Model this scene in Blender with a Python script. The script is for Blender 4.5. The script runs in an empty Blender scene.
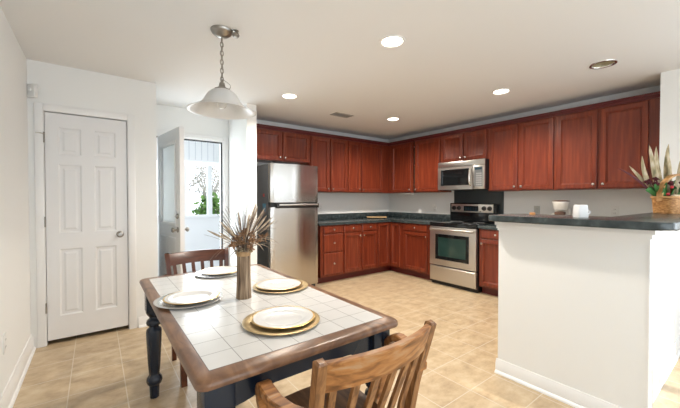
import bpy, bmesh, math, random
from mathutils import Vector, Matrix, Euler
random.seed(7)
SC = bpy.context.scene
COL = SC.collection
PI = math.pi

# ---------------------------------------------------------------- camera
cam = bpy.data.objects.new('camera', bpy.data.cameras.new('camera'))
COL.objects.link(cam)
cam.data.sensor_width = 36.0
cam.data.lens = 36.0 * 324.0 / 680.0
cam.data.clip_start = 0.02
cam.location = (0, 0, 1.275)
cam.rotation_euler = (math.radians(90 - 0.95), 0, math.radians(-37.0))
SC.camera = cam

# ---------------------------------------------------------------- world, sun, area lights, exposure
SC.view_settings.view_transform = 'Standard'
SC.view_settings.look = 'None'
SC.view_settings.gamma = 1.0
SC.view_settings.use_curve_mapping = False
SC.view_settings.exposure = 0.19
w = bpy.data.worlds.new('sky'); SC.world = w; w.use_nodes = True
bg = w.node_tree.nodes['Background']
bg.inputs[0].default_value = (0.86, 0.93, 1.0, 1)
bg.inputs[1].default_value = 2.0


def lamp(name, kind, loc, rot, energy, color=(1, 1, 1), **kw):
    d = bpy.data.lights.new(name, kind)
    d.energy = energy; d.color = color
    for k, v in kw.items():
        setattr(d, k, v)
    o = bpy.data.objects.new(name, d); COL.objects.link(o)
    o.location = loc; o.rotation_euler = rot
    return o


sd = Vector((-0.10, 1.0, -0.37)).normalized()
lamp('sun', 'SUN', (3.5, -6, 4), sd.to_track_quat('-Z', 'Y').to_euler(), 4.5, (1.0, 0.97, 0.93), angle=0.01)
# daylight through the tall windows of the wall behind the camera and over the dining side
lamp('window_daylight', 'AREA', (1.2, -2.15, 1.35), (math.radians(90), 0, 0), 29, (0.84, 0.93, 1.0), shape='RECTANGLE', size=3.0, size_y=2.0)
lamp('patio_daylight', 'AREA', (3.3, -2.15, 1.2), (math.radians(90), 0, 0), 4, (0.84, 0.93, 1.0), shape='RECTANGLE', size=1.4, size_y=2.0)
lamp('side_daylight', 'AREA', (4.15, -1.0, 1.4), (0, math.radians(90), 0), 13, (0.84, 0.93, 1.0), shape='RECTANGLE', size=1.4, size_y=1.3)
lamp('entry_daylight', 'AREA', (1.05, 4.85, 1.3), (math.radians(90), 0, math.radians(180)), 18, (0.86, 0.94, 1.0), shape='RECTANGLE', size=0.75, size_y=1.6)

# ---------------------------------------------------------------- materials
MATS = {}


def mat(name, col, rough=0.5, metal=0.0, ramp=None, scale=(1, 1, 1), nscale=6.0, detail=4.0, bump=0.0, bscale=None, spec=None,
        emit=None, trans=0.0, alpha=None, aniso=0.0, distort=0.0, rough2=None, sss=0.0, coat=0.0):
    m = bpy.data.materials.new(name); m.use_nodes = True
    nt = m.node_tree; b = nt.nodes['Principled BSDF']
    b.inputs['Base Color'].default_value = (*col, 1)
    b.inputs['Roughness'].default_value = rough
    b.inputs['Metallic'].default_value = metal
    if spec is not None: b.inputs['Specular IOR Level'].default_value = spec
    if trans: b.inputs['Transmission Weight'].default_value = trans
    if coat: b.inputs['Coat Weight'].default_value = coat; b.inputs['Coat Roughness'].default_value = 0.12
    if emit:
        b.inputs['Emission Color'].default_value = (*emit[0], 1); b.inputs['Emission Strength'].default_value = emit[1]
    tc = nt.nodes.new('ShaderNodeTexCoord'); mp = nt.nodes.new('ShaderNodeMapping')
    mp.inputs['Scale'].default_value = scale
    nt.links.new(tc.outputs['Object'], mp.inputs['Vector'])
    nz = nt.nodes.new('ShaderNodeTexNoise'); nz.inputs['Scale'].default_value = nscale
    nz.inputs['Detail'].default_value = detail; nz.inputs['Distortion'].default_value = distort
    nt.links.new(mp.outputs[0], nz.inputs['Vector'])
    if ramp:
        r = nt.nodes.new('ShaderNodeValToRGB')
        while len(r.color_ramp.elements) < len(ramp): r.color_ramp.elements.new(0.5)
        for e, (p, c) in zip(r.color_ramp.elements, ramp):
            e.position = p; e.color = (*c, 1)
        nt.links.new(nz.outputs['Fac'], r.inputs[0]); nt.links.new(r.outputs[0], b.inputs['Base Color'])
    if rough2 is not None:
        mr = nt.nodes.new('ShaderNodeMapRange')
        mr.inputs['To Min'].default_value = rough; mr.inputs['To Max'].default_value = rough2
        mr.inputs['From Min'].default_value = 0.3; mr.inputs['From Max'].default_value = 0.7
        nt.links.new(nz.outputs['Fac'], mr.inputs['Value']); nt.links.new(mr.outputs[0], b.inputs['Roughness'])
    if bump:
        n2 = nz
        if bscale:
            n2 = nt.nodes.new('ShaderNodeTexNoise'); n2.inputs['Scale'].default_value = bscale
            nt.links.new(mp.outputs[0], n2.inputs['Vector'])
        bp = nt.nodes.new('ShaderNodeBump'); bp.inputs['Strength'].default_value = bump; bp.inputs['Distance'].default_value = 0.01
        nt.links.new(n2.outputs['Fac'], bp.inputs['Height']); nt.links.new(bp.outputs[0], b.inputs['Normal'])
    MATS[name] = m
    return m


def tile_mat(name, bw, bh, off, mortar, cols, mcol, rough, nramp, msize, nscale=5.0, bump=0.2, mix=0.75, nmap=(1, 1, 1)):
    m = bpy.data.materials.new(name); m.use_nodes = True
    nt = m.node_tree; b = nt.nodes['Principled BSDF']; L = nt.links.new
    tc = nt.nodes.new('ShaderNodeTexCoord'); mp = nt.nodes.new('ShaderNodeMapping')
    mp.inputs['Location'].default_value = (-off[0], -off[1], 0)
    L(tc.outputs['Object'], mp.inputs['Vector'])
    br = nt.nodes.new('ShaderNodeTexBrick')
    br.offset = 0.0; br.squash = 1.0
    br.inputs['Scale'].default_value = 1.0
    br.inputs['Brick Width'].default_value = bw; br.inputs['Row Height'].default_value = bh
    br.inputs['Mortar Size'].default_value = msize; br.inputs['Mortar Smooth'].default_value = 0.2
    br.inputs['Color1'].default_value = (*cols[0], 1); br.inputs['Color2'].default_value = (*cols[1], 1)
    br.inputs['Mortar'].default_value = (1, 1, 1, 1)
    br.inputs['Bias'].default_value = 0.0
    L(mp.outputs[0], br.inputs['Vector'])
    n = nt.nodes.new('ShaderNodeTexNoise'); n.inputs['Scale'].default_value = nscale; n.inputs['Detail'].default_value = 6
    n.inputs['Roughness'].default_value = 0.65
    mp2 = nt.nodes.new('ShaderNodeMapping'); mp2.inputs['Scale'].default_value = nmap
    L(tc.outputs['Object'], mp2.inputs['Vector']); L(mp2.outputs[0], n.inputs['Vector'])
    r = nt.nodes.new('ShaderNodeValToRGB')
    while len(r.color_ramp.elements) < len(nramp): r.color_ramp.elements.new(0.5)
    for e, (p, c) in zip(r.color_ramp.elements, nramp):
        e.position = p; e.color = (*c, 1)
    L(n.outputs['Fac'], r.inputs[0])
    mx = nt.nodes.new('ShaderNodeMix'); mx.data_type = 'RGBA'; mx.inputs['Factor'].default_value = mix
    L(br.outputs['Color'], mx.inputs['A']); L(r.outputs[0], mx.inputs['B'])
    m2 = nt.nodes.new('ShaderNodeMix'); m2.data_type = 'RGBA'
    L(br.outputs['Fac'], m2.inputs['Factor']); L(mx.outputs['Result'], m2.inputs['A']); m2.inputs['B'].default_value = (*mcol, 1)
    L(m2.outputs['Result'], b.inputs['Base Color'])
    b.inputs['Roughness'].default_value = rough
    bp = nt.nodes.new('ShaderNodeBump'); bp.inputs['Strength'].default_value = bump; bp.inputs['Distance'].default_value = 0.004; bp.invert = True
    L(br.outputs['Fac'], bp.inputs['Height']); L(bp.outputs[0], b.inputs['Normal'])
    MATS[name] = m
    return m


M = MATS
mat('wall_paint', (0.86, 0.865, 0.85), 0.85)
mat('ceiling_paint', (0.82, 0.82, 0.81), 0.9)
mat('trim_paint', (0.86, 0.86, 0.85), 0.35)
mat('door_paint', (0.80, 0.80, 0.80), 0.4)
tile_mat('floor_tile', 0.305, 0.305, (-0.155, 2.709 - 0.305 * 20), 0.004,
         [(0.44, 0.325, 0.205), (0.54, 0.425, 0.28)], (0.62, 0.55, 0.44), 0.33,
         [(0.28, (0.33, 0.225, 0.13)), (0.5, (0.52, 0.39, 0.24)), (0.72, (0.66, 0.55, 0.38))], 0.0030, 7.0, 0.1, 0.74, (1, 1.5, 1))
tile_mat('table_tile', 0.103, 0.1055, (0.264, 0.998), 0.002,
         [(0.68, 0.67, 0.65), (0.76, 0.75, 0.73)], (0.28, 0.27, 0.26), 0.16,
         [(0.3, (0.66, 0.655, 0.64)), (0.7, (0.74, 0.74, 0.73))], 0.0012, 3.0, 0.3, 0.5)
mat('cherry', (0.3, 0.06, 0.02), 0.28, ramp=[(0.2, (0.105, 0.016, 0.008)), (0.5, (0.168, 0.029, 0.012)), (0.8, (0.265, 0.056, 0.021))],
    scale=(16, 16, 1.0), nscale=2.2, detail=6, distort=0.2)
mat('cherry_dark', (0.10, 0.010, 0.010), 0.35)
mat('slot_shade', (0.05, 0.02, 0.012), 0.6)  # near-black brown standing in for the shade inside the slot
mat('counter', (0.03, 0.045, 0.045), 0.25, ramp=[(0.35, (0.026, 0.035, 0.037)), (0.55, (0.046, 0.060, 0.063)), (0.72, (0.082, 0.104, 0.107))], nscale=22, detail=6)
mat('steel', (0.55, 0.53, 0.50), 0.16, 1.0, scale=(60, 60, 0.6), nscale=3, rough2=0.26, bump=0.10, bscale=0.10)
mat('chain_steel', (0.36, 0.34, 0.31), 0.3, 1.0)
mat('splash_dark', (0.035, 0.046, 0.050), 0.3)
mat('steel_flat', (0.62, 0.60, 0.57), 0.28, 1.0, scale=(1, 1, 60), nscale=3, rough2=0.36)
mat('nickel', (0.72, 0.69, 0.64), 0.25, 1.0)
mat('black_glass', (0.008, 0.009, 0.010), 0.06)
mat('oven_glass', (0.02, 0.05, 0.045), 0.05, coat=0.6)
mat('black_plastic', (0.012, 0.012, 0.013), 0.4)
mat('fridge_side', (0.075, 0.08, 0.085), 0.45, bump=0.1, nscale=120)
mat('display', (0.02, 0.05, 0.07), 0.15)
mat('keypad_grey', (0.13, 0.135, 0.14), 0.3)
mat('button_grey', (0.32, 0.32, 0.32), 0.4)
mat('table_wood', (0.3, 0.15, 0.07), 0.30, ramp=[(0.25, (0.085, 0.042, 0.024)), (0.5, (0.19, 0.095, 0.050)), (0.78, (0.34, 0.185, 0.098))],
    scale=(6, 2.2, 6), nscale=3, detail=7, distort=0.8)
mat('navy_paint', (0.009, 0.016, 0.030), 0.24)
mat('oak', (0.4, 0.2, 0.08), 0.38, ramp=[(0.25, (0.09, 0.036, 0.012)), (0.42, (0.25, 0.098, 0.028)), (0.58, (0.43, 0.185, 0.055)), (0.75, (0.46, 0.29, 0.16))],
    scale=(1.4, 6, 6), nscale=7, detail=9, distort=0.7)
mat('oak_upright', (0.4, 0.2, 0.08), 0.38, ramp=[(0.25, (0.07, 0.03, 0.011)), (0.45, (0.20, 0.085, 0.028)), (0.62, (0.35, 0.165, 0.060)), (0.82, (0.44, 0.27, 0.14))],
    scale=(7, 7, 1.3), nscale=7, detail=9, distort=0.6)
mat('seat_oak', (0.1, 0.04, 0.015), 0.4, ramp=[(0.25, (0.045, 0.018, 0.008)), (0.55, (0.11, 0.048, 0.02)), (0.8, (0.22, 0.11, 0.05))],
    scale=(7, 1.0, 5), nscale=7, detail=9, distort=0.5)
mat('walnut', (0.10, 0.03, 0.012), 0.3, ramp=[(0.25, (0.050, 0.013, 0.007)), (0.55, (0.105, 0.030, 0.013)), (0.8, (0.17, 0.055, 0.022))],
    scale=(1.6, 5, 5), nscale=3, detail=6, distort=0.8)
mat('porcelain', (0.78, 0.78, 0.77), 0.12)
mat('gold', (0.72, 0.50, 0.20), 0.28, 1.0)
mat('gold_plate', (0.46, 0.34, 0.17), 0.38, 0.7)
mat('silver_plate', (0.66, 0.64, 0.61), 0.25, 0.9)
mat('reed', (0.3, 0.2, 0.12), 0.8, ramp=[(0.3, (0.10, 0.062, 0.038)), (0.5, (0.29, 0.20, 0.125)), (0.75, (0.52, 0.40, 0.28))], scale=(40, 40, 2.5), nscale=2.5, detail=4, bump=0.6)
mat('reed_band', (0.42, 0.25, 0.11), 0.7, ramp=[(0.3, (0.30, 0.17, 0.07)), (0.7, (0.50, 0.32, 0.16))], nscale=30)
mat('dry_grass', (0.30, 0.22, 0.14), 0.85, ramp=[(0.3, (0.16, 0.11, 0.07)), (0.7, (0.42, 0.33, 0.23))], nscale=12)
mat('dry_twig', (0.14, 0.10, 0.085), 0.85)
mat('plume', (0.42, 0.31, 0.20), 0.95, ramp=[(0.3, (0.36, 0.26, 0.17)), (0.7, (0.66, 0.55, 0.42))], nscale=40, bump=0.8)
mat('rust_petal', (0.30, 0.15, 0.07), 0.8, ramp=[(0.3, (0.15, 0.075, 0.04)), (0.7, (0.40, 0.23, 0.12))], nscale=25)
mat('frost_glass', (0.88, 0.88, 0.87), 0.35, trans=0.35, spec=0.4)
mat('bulb', (0.75, 0.75, 0.73), 0.3)
mat('lamp_glow', (1, 0.95, 0.85), 0.5, emit=((1.0, 0.90, 0.74), 14.0))
mat('can_reflector', (0.50, 0.44, 0.30), 0.35, 0.6)
mat('vent_grey', (0.42, 0.42, 0.40), 0.5)
mat('vent_dark', (0.06, 0.06, 0.06), 0.7)
mat('outlet_white', (0.82, 0.82, 0.80), 0.35)
mat('outlet_grey', (0.50, 0.50, 0.47), 0.35)
mat('slot', (0.05, 0.05, 0.05), 0.6)
mat('wicker', (0.5, 0.25, 0.08), 0.55, ramp=[(0.28, (0.24, 0.095, 0.022)), (0.5, (0.47, 0.22, 0.066)), (0.72, (0.66, 0.38, 0.15))], scale=(1, 1, 2.2), nscale=42, detail=3, bump=0.5)
mat('wicker_handle', (0.56, 0.30, 0.11), 0.5, ramp=[(0.3, (0.42, 0.19, 0.055)), (0.7, (0.68, 0.40, 0.17))], scale=(1, 1, 1), nscale=26)
mat('cloth', (0.70, 0.58, 0.40), 0.9)
mat('green_leaf', (0.05, 0.19, 0.045), 0.45, ramp=[(0.3, (0.025, 0.11, 0.025)), (0.7, (0.09, 0.30, 0.08))], nscale=14)
mat('tan_leaf', (0.45, 0.36, 0.2), 0.6, ramp=[(0.3, (0.17, 0.15, 0.065)), (0.5, (0.42, 0.33, 0.19)), (0.75, (0.70, 0.62, 0.48))], scale=(3, 3, 1), nscale=11)
mat('burgundy', (0.10, 0.012, 0.02), 0.6)
mat('red_berry', (0.45, 0.02, 0.03), 0.35)
mat('board_wood', (0.55, 0.34, 0.16), 0.5, ramp=[(0.3, (0.42, 0.24, 0.10)), (0.7, (0.62, 0.42, 0.22))], scale=(2, 12, 12), nscale=4)
mat('white_plastic', (0.80, 0.77, 0.72), 0.35)
mat('bright_white', (0.88, 0.88, 0.88), 0.3)
mat('brown_plastic', (0.14, 0.075, 0.05), 0.4)
mat('carafe_tan', (0.42, 0.33, 0.28), 0.15)
mat('peach', (0.75, 0.36, 0.14), 0.5)
mat('weatherstrip', (0.01, 0.01, 0.012), 0.6)
mat('siding', (0.86, 0.865, 0.89), 0.5)
mat('siding_groove', (0.52, 0.54, 0.60), 0.6)
mat('bush', (0.10, 0.24, 0.05), 0.7, ramp=[(0.3, (0.05, 0.13, 0.025)), (0.7, (0.22, 0.38, 0.10))], nscale=6)
mat('grey_branch', (0.30, 0.29, 0.27), 0.8)
mat('grass', (0.12, 0.22, 0.06), 0.9, ramp=[(0.3, (0.08, 0.15, 0.04)), (0.7, (0.20, 0.30, 0.10))], nscale=3)
mat('concrete', (0.55, 0.55, 0.54), 0.9)
mat('red_sticker', (0.5, 0.03, 0.02), 0.5)
mat('blue_sticker', (0.03, 0.20, 0.32), 0.5)
# pane glass: white translucent mix put in to brighten it, with a little gloss
gm = bpy.data.materials.new('pane_glass'); gm.use_nodes = True
nt = gm.node_tree; nt.nodes.clear()
go = nt.nodes.new('ShaderNodeOutputMaterial'); gx = nt.nodes.new('ShaderNodeMixShader')
gt = nt.nodes.new('ShaderNodeBsdfTransparent'); gg = nt.nodes.new('ShaderNodeBsdfGlossy'); gf = nt.nodes.new('ShaderNodeFresnel')
gg.inputs['Roughness'].default_value = 0.03; gf.inputs['IOR'].default_value = 1.45
nt.links.new(gf.outputs[0], gx.inputs[0]); nt.links.new(gt.outputs[0], gx.inputs[1]); nt.links.new(gg.outputs[0], gx.inputs[2]); nt.links.new(gx.outputs[0], go.inputs[0])
gtl = nt.nodes.new('ShaderNodeBsdfTranslucent'); gtl.inputs[0].default_value = (0.92, 0.95, 0.95, 1)
gdf = nt.nodes.new('ShaderNodeBsdfDiffuse'); gdf.inputs[0].default_value = (0.85, 0.88, 0.88, 1)
g2 = nt.nodes.new('ShaderNodeMixShader'); g2.inputs[0].default_value = 0.12; g3 = nt.nodes.new('ShaderNodeMixShader'); g3.inputs[0].default_value = 0.85
nt.links.new(gtl.outputs[0], g2.inputs[1]); nt.links.new(gdf.outputs[0], g2.inputs[2])
nt.links.new(gt.outputs[0], g3.inputs[1]); nt.links.new(g2.outputs[0], g3.inputs[2]); nt.links.new(g3.outputs[0], gx.inputs[1])
MATS['pane_glass'] = gm


# ---------------------------------------------------------------- mesh builder
class MB:
    """collects shapes; build() links them as ONE mesh object"""

    def __init__(self, mtx=None):
        self.bm = bmesh.new(); self.m = mtx or Matrix.Identity(4); self.mats = []; self.mi = 0

    def use(self, name):
        if name not in self.mats: self.mats.append(name)
        self.mi = self.mats.index(name)
        return self

    def _v(self, p): return self.bm.verts.new(self.m @ Vector(p))

    def _f(self, vs):
        try:
            f = self.bm.faces.new(vs); f.material_index = self.mi; return f
        except ValueError:
            return None

    def box(self, a, b, bev=0.0, seg=2):
        x0, y0, z0 = [min(a[i], b[i]) for i in range(3)]; x1, y1, z1 = [max(a[i], b[i]) for i in range(3)]
        vs = [self._v(p) for p in ((x0, y0, z0), (x1, y0, z0), (x1, y1, z0), (x0, y1, z0), (x0, y0, z1), (x1, y0, z1), (x1, y1, z1), (x0, y1, z1))]
        fs = [self._f([vs[i] for i in q]) for q in ((0, 3, 2, 1), (4, 5, 6, 7), (0, 1, 5, 4), (1, 2, 6, 5), (2, 3, 7, 6), (3, 0, 4, 7))]
        if bev > 0:
            es = list({e for f in fs for e in f.edges})
            r = bmesh.ops.bevel(self.bm, geom=es, offset=bev, segments=seg, profile=0.5, affect='EDGES')
            for f in r['faces']: f.material_index = self.mi
        return self

    def prism(self, pts, z0, z1, bev=0.0):
        """pts: xy polygon, extruded along z"""
        lo = [self._v((p[0], p[1], z0)) for p in pts]; hi = [self._v((p[0], p[1], z1)) for p in pts]
        n = len(pts)
        a = self._f(list(reversed(lo))); b = self._f(hi)
        for i in range(n): self._f([lo[i], lo[(i + 1) % n], hi[(i + 1) % n], hi[i]])
        if bev and b:
            r = bmesh.ops.bevel(self.bm, geom=list(b.edges) + list(a.edges), offset=bev, segments=3, profile=0.5, affect='EDGES')
            for f in r['faces']: f.material_index = self.mi
        return self

    def lathe(self, prof, c=(0, 0, 0), axis=(0, 0, 1), n=24, cap=True):
        """prof: list of (radius, height) along axis"""
        q = Vector((0, 0, 1)).rotation_difference(Vector(axis).normalized()).to_matrix()
        c = Vector(c); rings = []
        for r, h in prof:
            if r < 1e-6:
                rings.append([self._v(c + q @ Vector((0, 0, h)))])
            else:
                rings.append([self._v(c + q @ Vector((r * math.cos(2 * PI * i / n), r * math.sin(2 * PI * i / n), h))) for i in range(n)])
        for A, B in zip(rings, rings[1:]):
            if len(A) == 1 and len(B) == 1: continue
            for i in range(n):
                j = (i + 1) % n
                if len(A) == 1: self._f([A[0], B[j], B[i]])
                elif len(B) == 1: self._f([A[i], A[j], B[0]])
                else: self._f([A[i], A[j], B[j], B[i]])
        if cap:
            if len(rings[0]) > 1: self._f(list(reversed(rings[0])))
            if len(rings[-1]) > 1: self._f(rings[-1])
        return self

    def tube(self, pts, rad, n=8, cap=True):
        pts = [Vector(p) for p in pts]
        rads = rad if isinstance(rad, (list, tuple)) else [rad] * len(pts)
        rings = []; up = None
        for i, p in enumerate(pts):
            t = (pts[min(i + 1, len(pts) - 1)] - pts[max(i - 1, 0)]).normalized()
            if up is None:
                up = t.orthogonal().normalized()
            else:
                up = (up - t * up.dot(t)).normalized()
            s = t.cross(up)
            rings.append([self._v(p + (up * math.cos(2 * PI * k / n) + s * math.sin(2 * PI * k / n)) * rads[i]) for k in range(n)])
        for A, B in zip(rings, rings[1:]):
            for k in range(n): self._f([A[k], A[(k + 1) % n], B[(k + 1) % n], B[k]])
        if cap:
            self._f(list(reversed(rings[0]))); self._f(rings[-1])
        return self

    def sweep(self, pts, prof, side):
        """sweep a closed 2D profile [(s, n)] along pts; side = constant side vector"""
        pts = [Vector(p) for p in pts]; side = Vector(side).normalized(); rings = []
        for i, p in enumerate(pts):
            t = (pts[min(i + 1, len(pts) - 1)] - pts[max(i - 1, 0)]).normalized()
            nn = side.cross(t).normalized()
            pr = prof[i] if isinstance(prof[0], list) else prof
            rings.append([self._v(p + side * a + nn * b) for a, b in pr])
        n = len(rings[0])
        for A, B in zip(rings, rings[1:]):
            for k in range(n): self._f([A[k], A[(k + 1) % n], B[(k + 1) % n], B[k]])
        self._f(list(reversed(rings[0]))); self._f(rings[-1])
        return self

    def rings(self, u0, u1, v0, v1, prof, cap=True):
        """concentric rectangles: prof = [(inset, w)]; local axes u, v, w"""
        R = []
        for ins, h in prof:
            R.append([self._v(p) for p in ((u0 + ins, v0 + ins, h), (u1 - ins, v0 + ins, h), (u1 - ins, v1 - ins, h), (u0 + ins, v1 - ins, h))])
        for A, B in zip(R, R[1:]):
            for i in range(4): self._f([A[i], A[(i + 1) % 4], B[(i + 1) % 4], B[i]])
        if cap: self._f(R[-1])
        return self

    def quad(self, a, b, c, d): self._f([self._v(p) for p in (a, b, c, d)]); return self

    def leaf(self, base, tip, width, bend=(0, 0, 0), n=6, side=None, th=0.0012, blunt=1.0):
        base, tip, bend = Vector(base), Vector(tip), Vector(bend)
        ax = (tip - base).normalized()
        s = Vector(side) if side else ax.cross(Vector((random.uniform(-1, 1), random.uniform(-1, 1), random.uniform(-1, 1))))
        s = (s - ax * s.dot(ax)).normalized(); nn = ax.cross(s) * th
        L = []
        for i in range(n + 1):
            t = i / n
            p = base.lerp(tip, t) + bend * (4 * t * (1 - t))
            wd = width * max(0.0, math.sin(PI * min(1, (0.08 + 0.92 * t)) ** 0.8)) ** blunt * 0.5 + 0.0006
            fold = ax.cross(s) * wd * 0.35
            L.append(([self._v(p - s * wd + fold + nn), self._v(p + nn), self._v(p + s * wd + fold + nn)],
                      [self._v(p - s * wd + fold - nn), self._v(p - nn), self._v(p + s * wd + fold - nn)]))
        for (A, a), (B, b) in zip(L, L[1:]):
            self._f([A[0], A[1], B[1], B[0]]); self._f([A[1], A[2], B[2], B[1]])
            self._f([a[1], a[0], b[0], b[1]]); self._f([a[2], a[1], b[1], b[2]])
            self._f([A[0], B[0], b[0], a[0]]); self._f([A[2], a[2], b[2], B[2]])
        return self

    def build(self, name, material=None, parent=None, angle=35, fixn=True):
        if material: self.mats = [material] if not self.mats else self.mats
        if fixn: bmesh.ops.recalc_face_normals(self.bm, faces=self.bm.faces[:])
        if parent is not None:
            off = Vector((0, 0, 0)); p = parent
            while p is not None:
                off = off + p.location; p = p.parent
            bmesh.ops.translate(self.bm, verts=self.bm.verts[:], vec=-off)
        me = bpy.data.meshes.new(name); self.bm.to_mesh(me); self.bm.free()
        for k in self.mats: me.materials.append(MATS[k])
        for p in me.polygons: p.use_smooth = True
        me.set_sharp_from_angle(angle=math.radians(angle))
        o = bpy.data.objects.new(name, me); COL.objects.link(o)
        if parent is not None: o.parent = parent
        return o


def tag(o, label=None, cat=None, group=None, kind=None):
    if label: o['label'] = label
    if cat: o['category'] = cat
    if group: o['group'] = group
    if kind: o['kind'] = kind
    return o


def thing(name, label, cat, loc=(0, 0, 0), group=None, kind=None):
    o = bpy.data.objects.new(name, None); COL.objects.link(o)
    o.empty_display_size = 0.05; o.location = loc
    return tag(o, label, cat, group, kind)


def struct(name, mb, material, parent=None):
    o = mb.build(name, material, parent)
    if parent is None: o['kind'] = 'structure'
    return o


def copy_tree(o, parent=None):
    c = o.copy(); COL.objects.link(c)
    if parent is not None: c.parent = parent
    for ch in list(o.children): copy_tree(ch, c)
    return c


def frameA(y):      # faces -Y; u = +X, v = +Z, w = out towards -Y
    return Matrix(((1, 0, 0, 0), (0, 0, -1, y), (0, 1, 0, 0), (0, 0, 0, 1)))


def frameB(x):      # faces -X; u = +Y (use u0<u1), v = +Z, w = out towards -X
    return Matrix(((0, 0, -1, x), (1, 0, 0, 0), (0, 1, 0, 0), (0, 0, 0, 1)))


CEIL = 2.44
YB, XR = 4.56, 4.64            # kitchen back wall, kitchen right wall
XL, YC = -0.45, 3.75           # left wall, closet wall
CANS = [(1.766, 1.70, True), (1.767, 3.30, True), (3.53, 1.775, True), (3.485, 3.335, True), (3.52, 0.885, False)]

# ---------------------------------------------------------------- room shell
struct('floor', MB().box((XL - 0.12, -2.4, -0.1), (4.76, YB + 0.12, 0)), 'floor_tile')
# ceiling with round holes for the recessed lights
mb = MB(); R = 0.078; S = 0.2; N = 32
xs = sorted({XL - 0.12, 4.76} | {c[0] + s * S for c in CANS for s in (-1, 1)})
ys = sorted({-2.4, YB + 0.12} | {c[1] + s * S for c in CANS for s in (-1, 1)})
# merge close grid lines is not needed: any cell whose centre lies in a can's square is skipped, then the square is filled round its hole
for i in range(len(xs) - 1):
    for j in range(len(ys) - 1):
        mx, my = (xs[i] + xs[i + 1]) / 2, (ys[j] + ys[j + 1]) / 2
        if any(abs(mx - c[0]) < S and abs(my - c[1]) < S for c in CANS): continue
        mb.quad((xs[i], ys[j], CEIL), (xs[i], ys[j + 1], CEIL), (xs[i + 1], ys[j + 1], CEIL), (xs[i + 1], ys[j], CEIL))
for cx, cy, lit in CANS:
    def sq(a):
        c, s = math.cos(a), math.sin(a); k = S / max(abs(c), abs(s)); return (cx + c * k, cy + s * k, CEIL)
    for i in range(N):
        a0, a1 = 2 * PI * i / N, 2 * PI * (i + 1) / N
        mb.quad((cx + R * math.cos(a0), cy + R * math.sin(a0), CEIL), (cx + R * math.cos(a1), cy + R * math.sin(a1), CEIL), sq(a1), sq(a0))
struct('ceiling', mb, 'ceiling_paint')

struct('wall_left', MB().box((XL - 0.12, -2.4, 0), (XL, YB + 0.12, CEIL)), 'wall_paint')
# closet wall with its door opening
DX0, DX1, DH = -0.345, 0.243, 2.025
mb = MB()
mb.box((XL, YC, 0), (DX0 - 0.02, YC + 0.12, CEIL)).box((DX1 + 0.02, YC, 0), (0.498, YC + 0.12, CEIL)).box((DX0 - 0.02, YC, DH + 0.02), (DX1 + 0.02, YC + 0.12, CEIL))
struct('wall_closet', mb, 'wall_paint')
struct('wall_return', MB().box((0.378, YC + 0.12, 0), (0.498, YB, CEIL)), 'wall_paint')
# closet interior stays dark behind the door
struct('wall_closet_inside', MB().box((XL - 0.12, YB, 0), (0.378, YB + 0.12, CEIL)), 'wall_paint')
EX0, EX1, EH = 0.60, 1.405, 2.05
mb = MB()
mb.box((0.378, YB, 0), (EX0 - 0.03, YB + 0.12, CEIL)).box((EX1 + 0.03, YB, 0), (4.76, YB + 0.12, CEIL)).box((EX0 - 0.03, YB, EH + 0.03), (EX1 + 0.03, YB + 0.12, CEIL))
struct('wall_back', mb, 'wall_paint')
struct('wall_stub', MB().box((1.485, 3.87, 0), (1.612, YB, CEIL)), 'wall_paint')
struct('wall_right', MB().box((XR, 0.625, 0), (XR + 0.12, YB, CEIL)), 'wall_paint')
struct('wall_dining', MB().box((4.19, -0.3, 0), (4.76, 0.625, CEIL)).box((4.19, -2.4, 0), (4.31, -1.7, CEIL)).box((4.19, -1.7, 0), (4.31, -0.3, 0.7)).box((4.19, -1.7, 2.1), (4.31, -0.3, CEIL)), 'wall_paint')
# wall behind the camera: big window and patio door openings
mb = MB(); yb0, yb1 = -2.4, -2.28
for x0, x1, z0, z1 in ((XL, -0.2, 0, CEIL), (-0.2, 2.4, 0, 0.45), (-0.2, 2.4, 2.2, CEIL), (2.4, 2.75, 0, CEIL), (3.28, 3.38, 0, 2.12), (2.75, 3.95, 2.12, CEIL), (3.95, 4.19, 0, CEIL)):
    mb.box((x0, yb0, z0), (x1, yb1, z1))
struct('wall_rear', mb, 'wall_paint')
struct('roof_sun_block', MB().box((-1.4, -10, 2.25), (2.62, -2.4, 2.35)), 'siding')  # unseen roof added to keep sun from the big window off the table

# half wall under the bar, L shaped
mb = MB()
mb.box((2.35, 0.387, 0), (2.47, 1.19, 1.10)).box((2.47, 0.45, 0), (4.19, 0.57, 1.10))
struct('wall_peninsula', mb, 'wall_paint')


def base_profile(mb, p0, p1, out, h=0.10, t=0.014, shoe=True):
    """baseboard between two floor points; out = unit vector away from the wall"""
    p0, p1, out = Vector((*p0, 0)), Vector((*p1, 0)), Vector((*out, 0))
    prof = [(0, 0), (t, 0), (t, h * 0.72), (t * 0.55, h * 0.86), (t * 0.35, h), (0, h)]
    if shoe: prof = [(0, 0), (t + 0.014, 0), (t + 0.013, 0.008), (t + 0.004, 0.018), (t, 0.02)] + prof[2:]
    A = [mb._v(p0 + out * a + Vector((0, 0, z))) for a, z in prof]; B = [mb._v(p1 + out * a + Vector((0, 0, z))) for a, z in prof]
    n = len(prof)
    for k in range(n): mb._f([A[k], A[(k + 1) % n], B[(k + 1) % n], B[k]])
    mb._f(A); mb._f(list(reversed(B)))
    return mb


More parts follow.
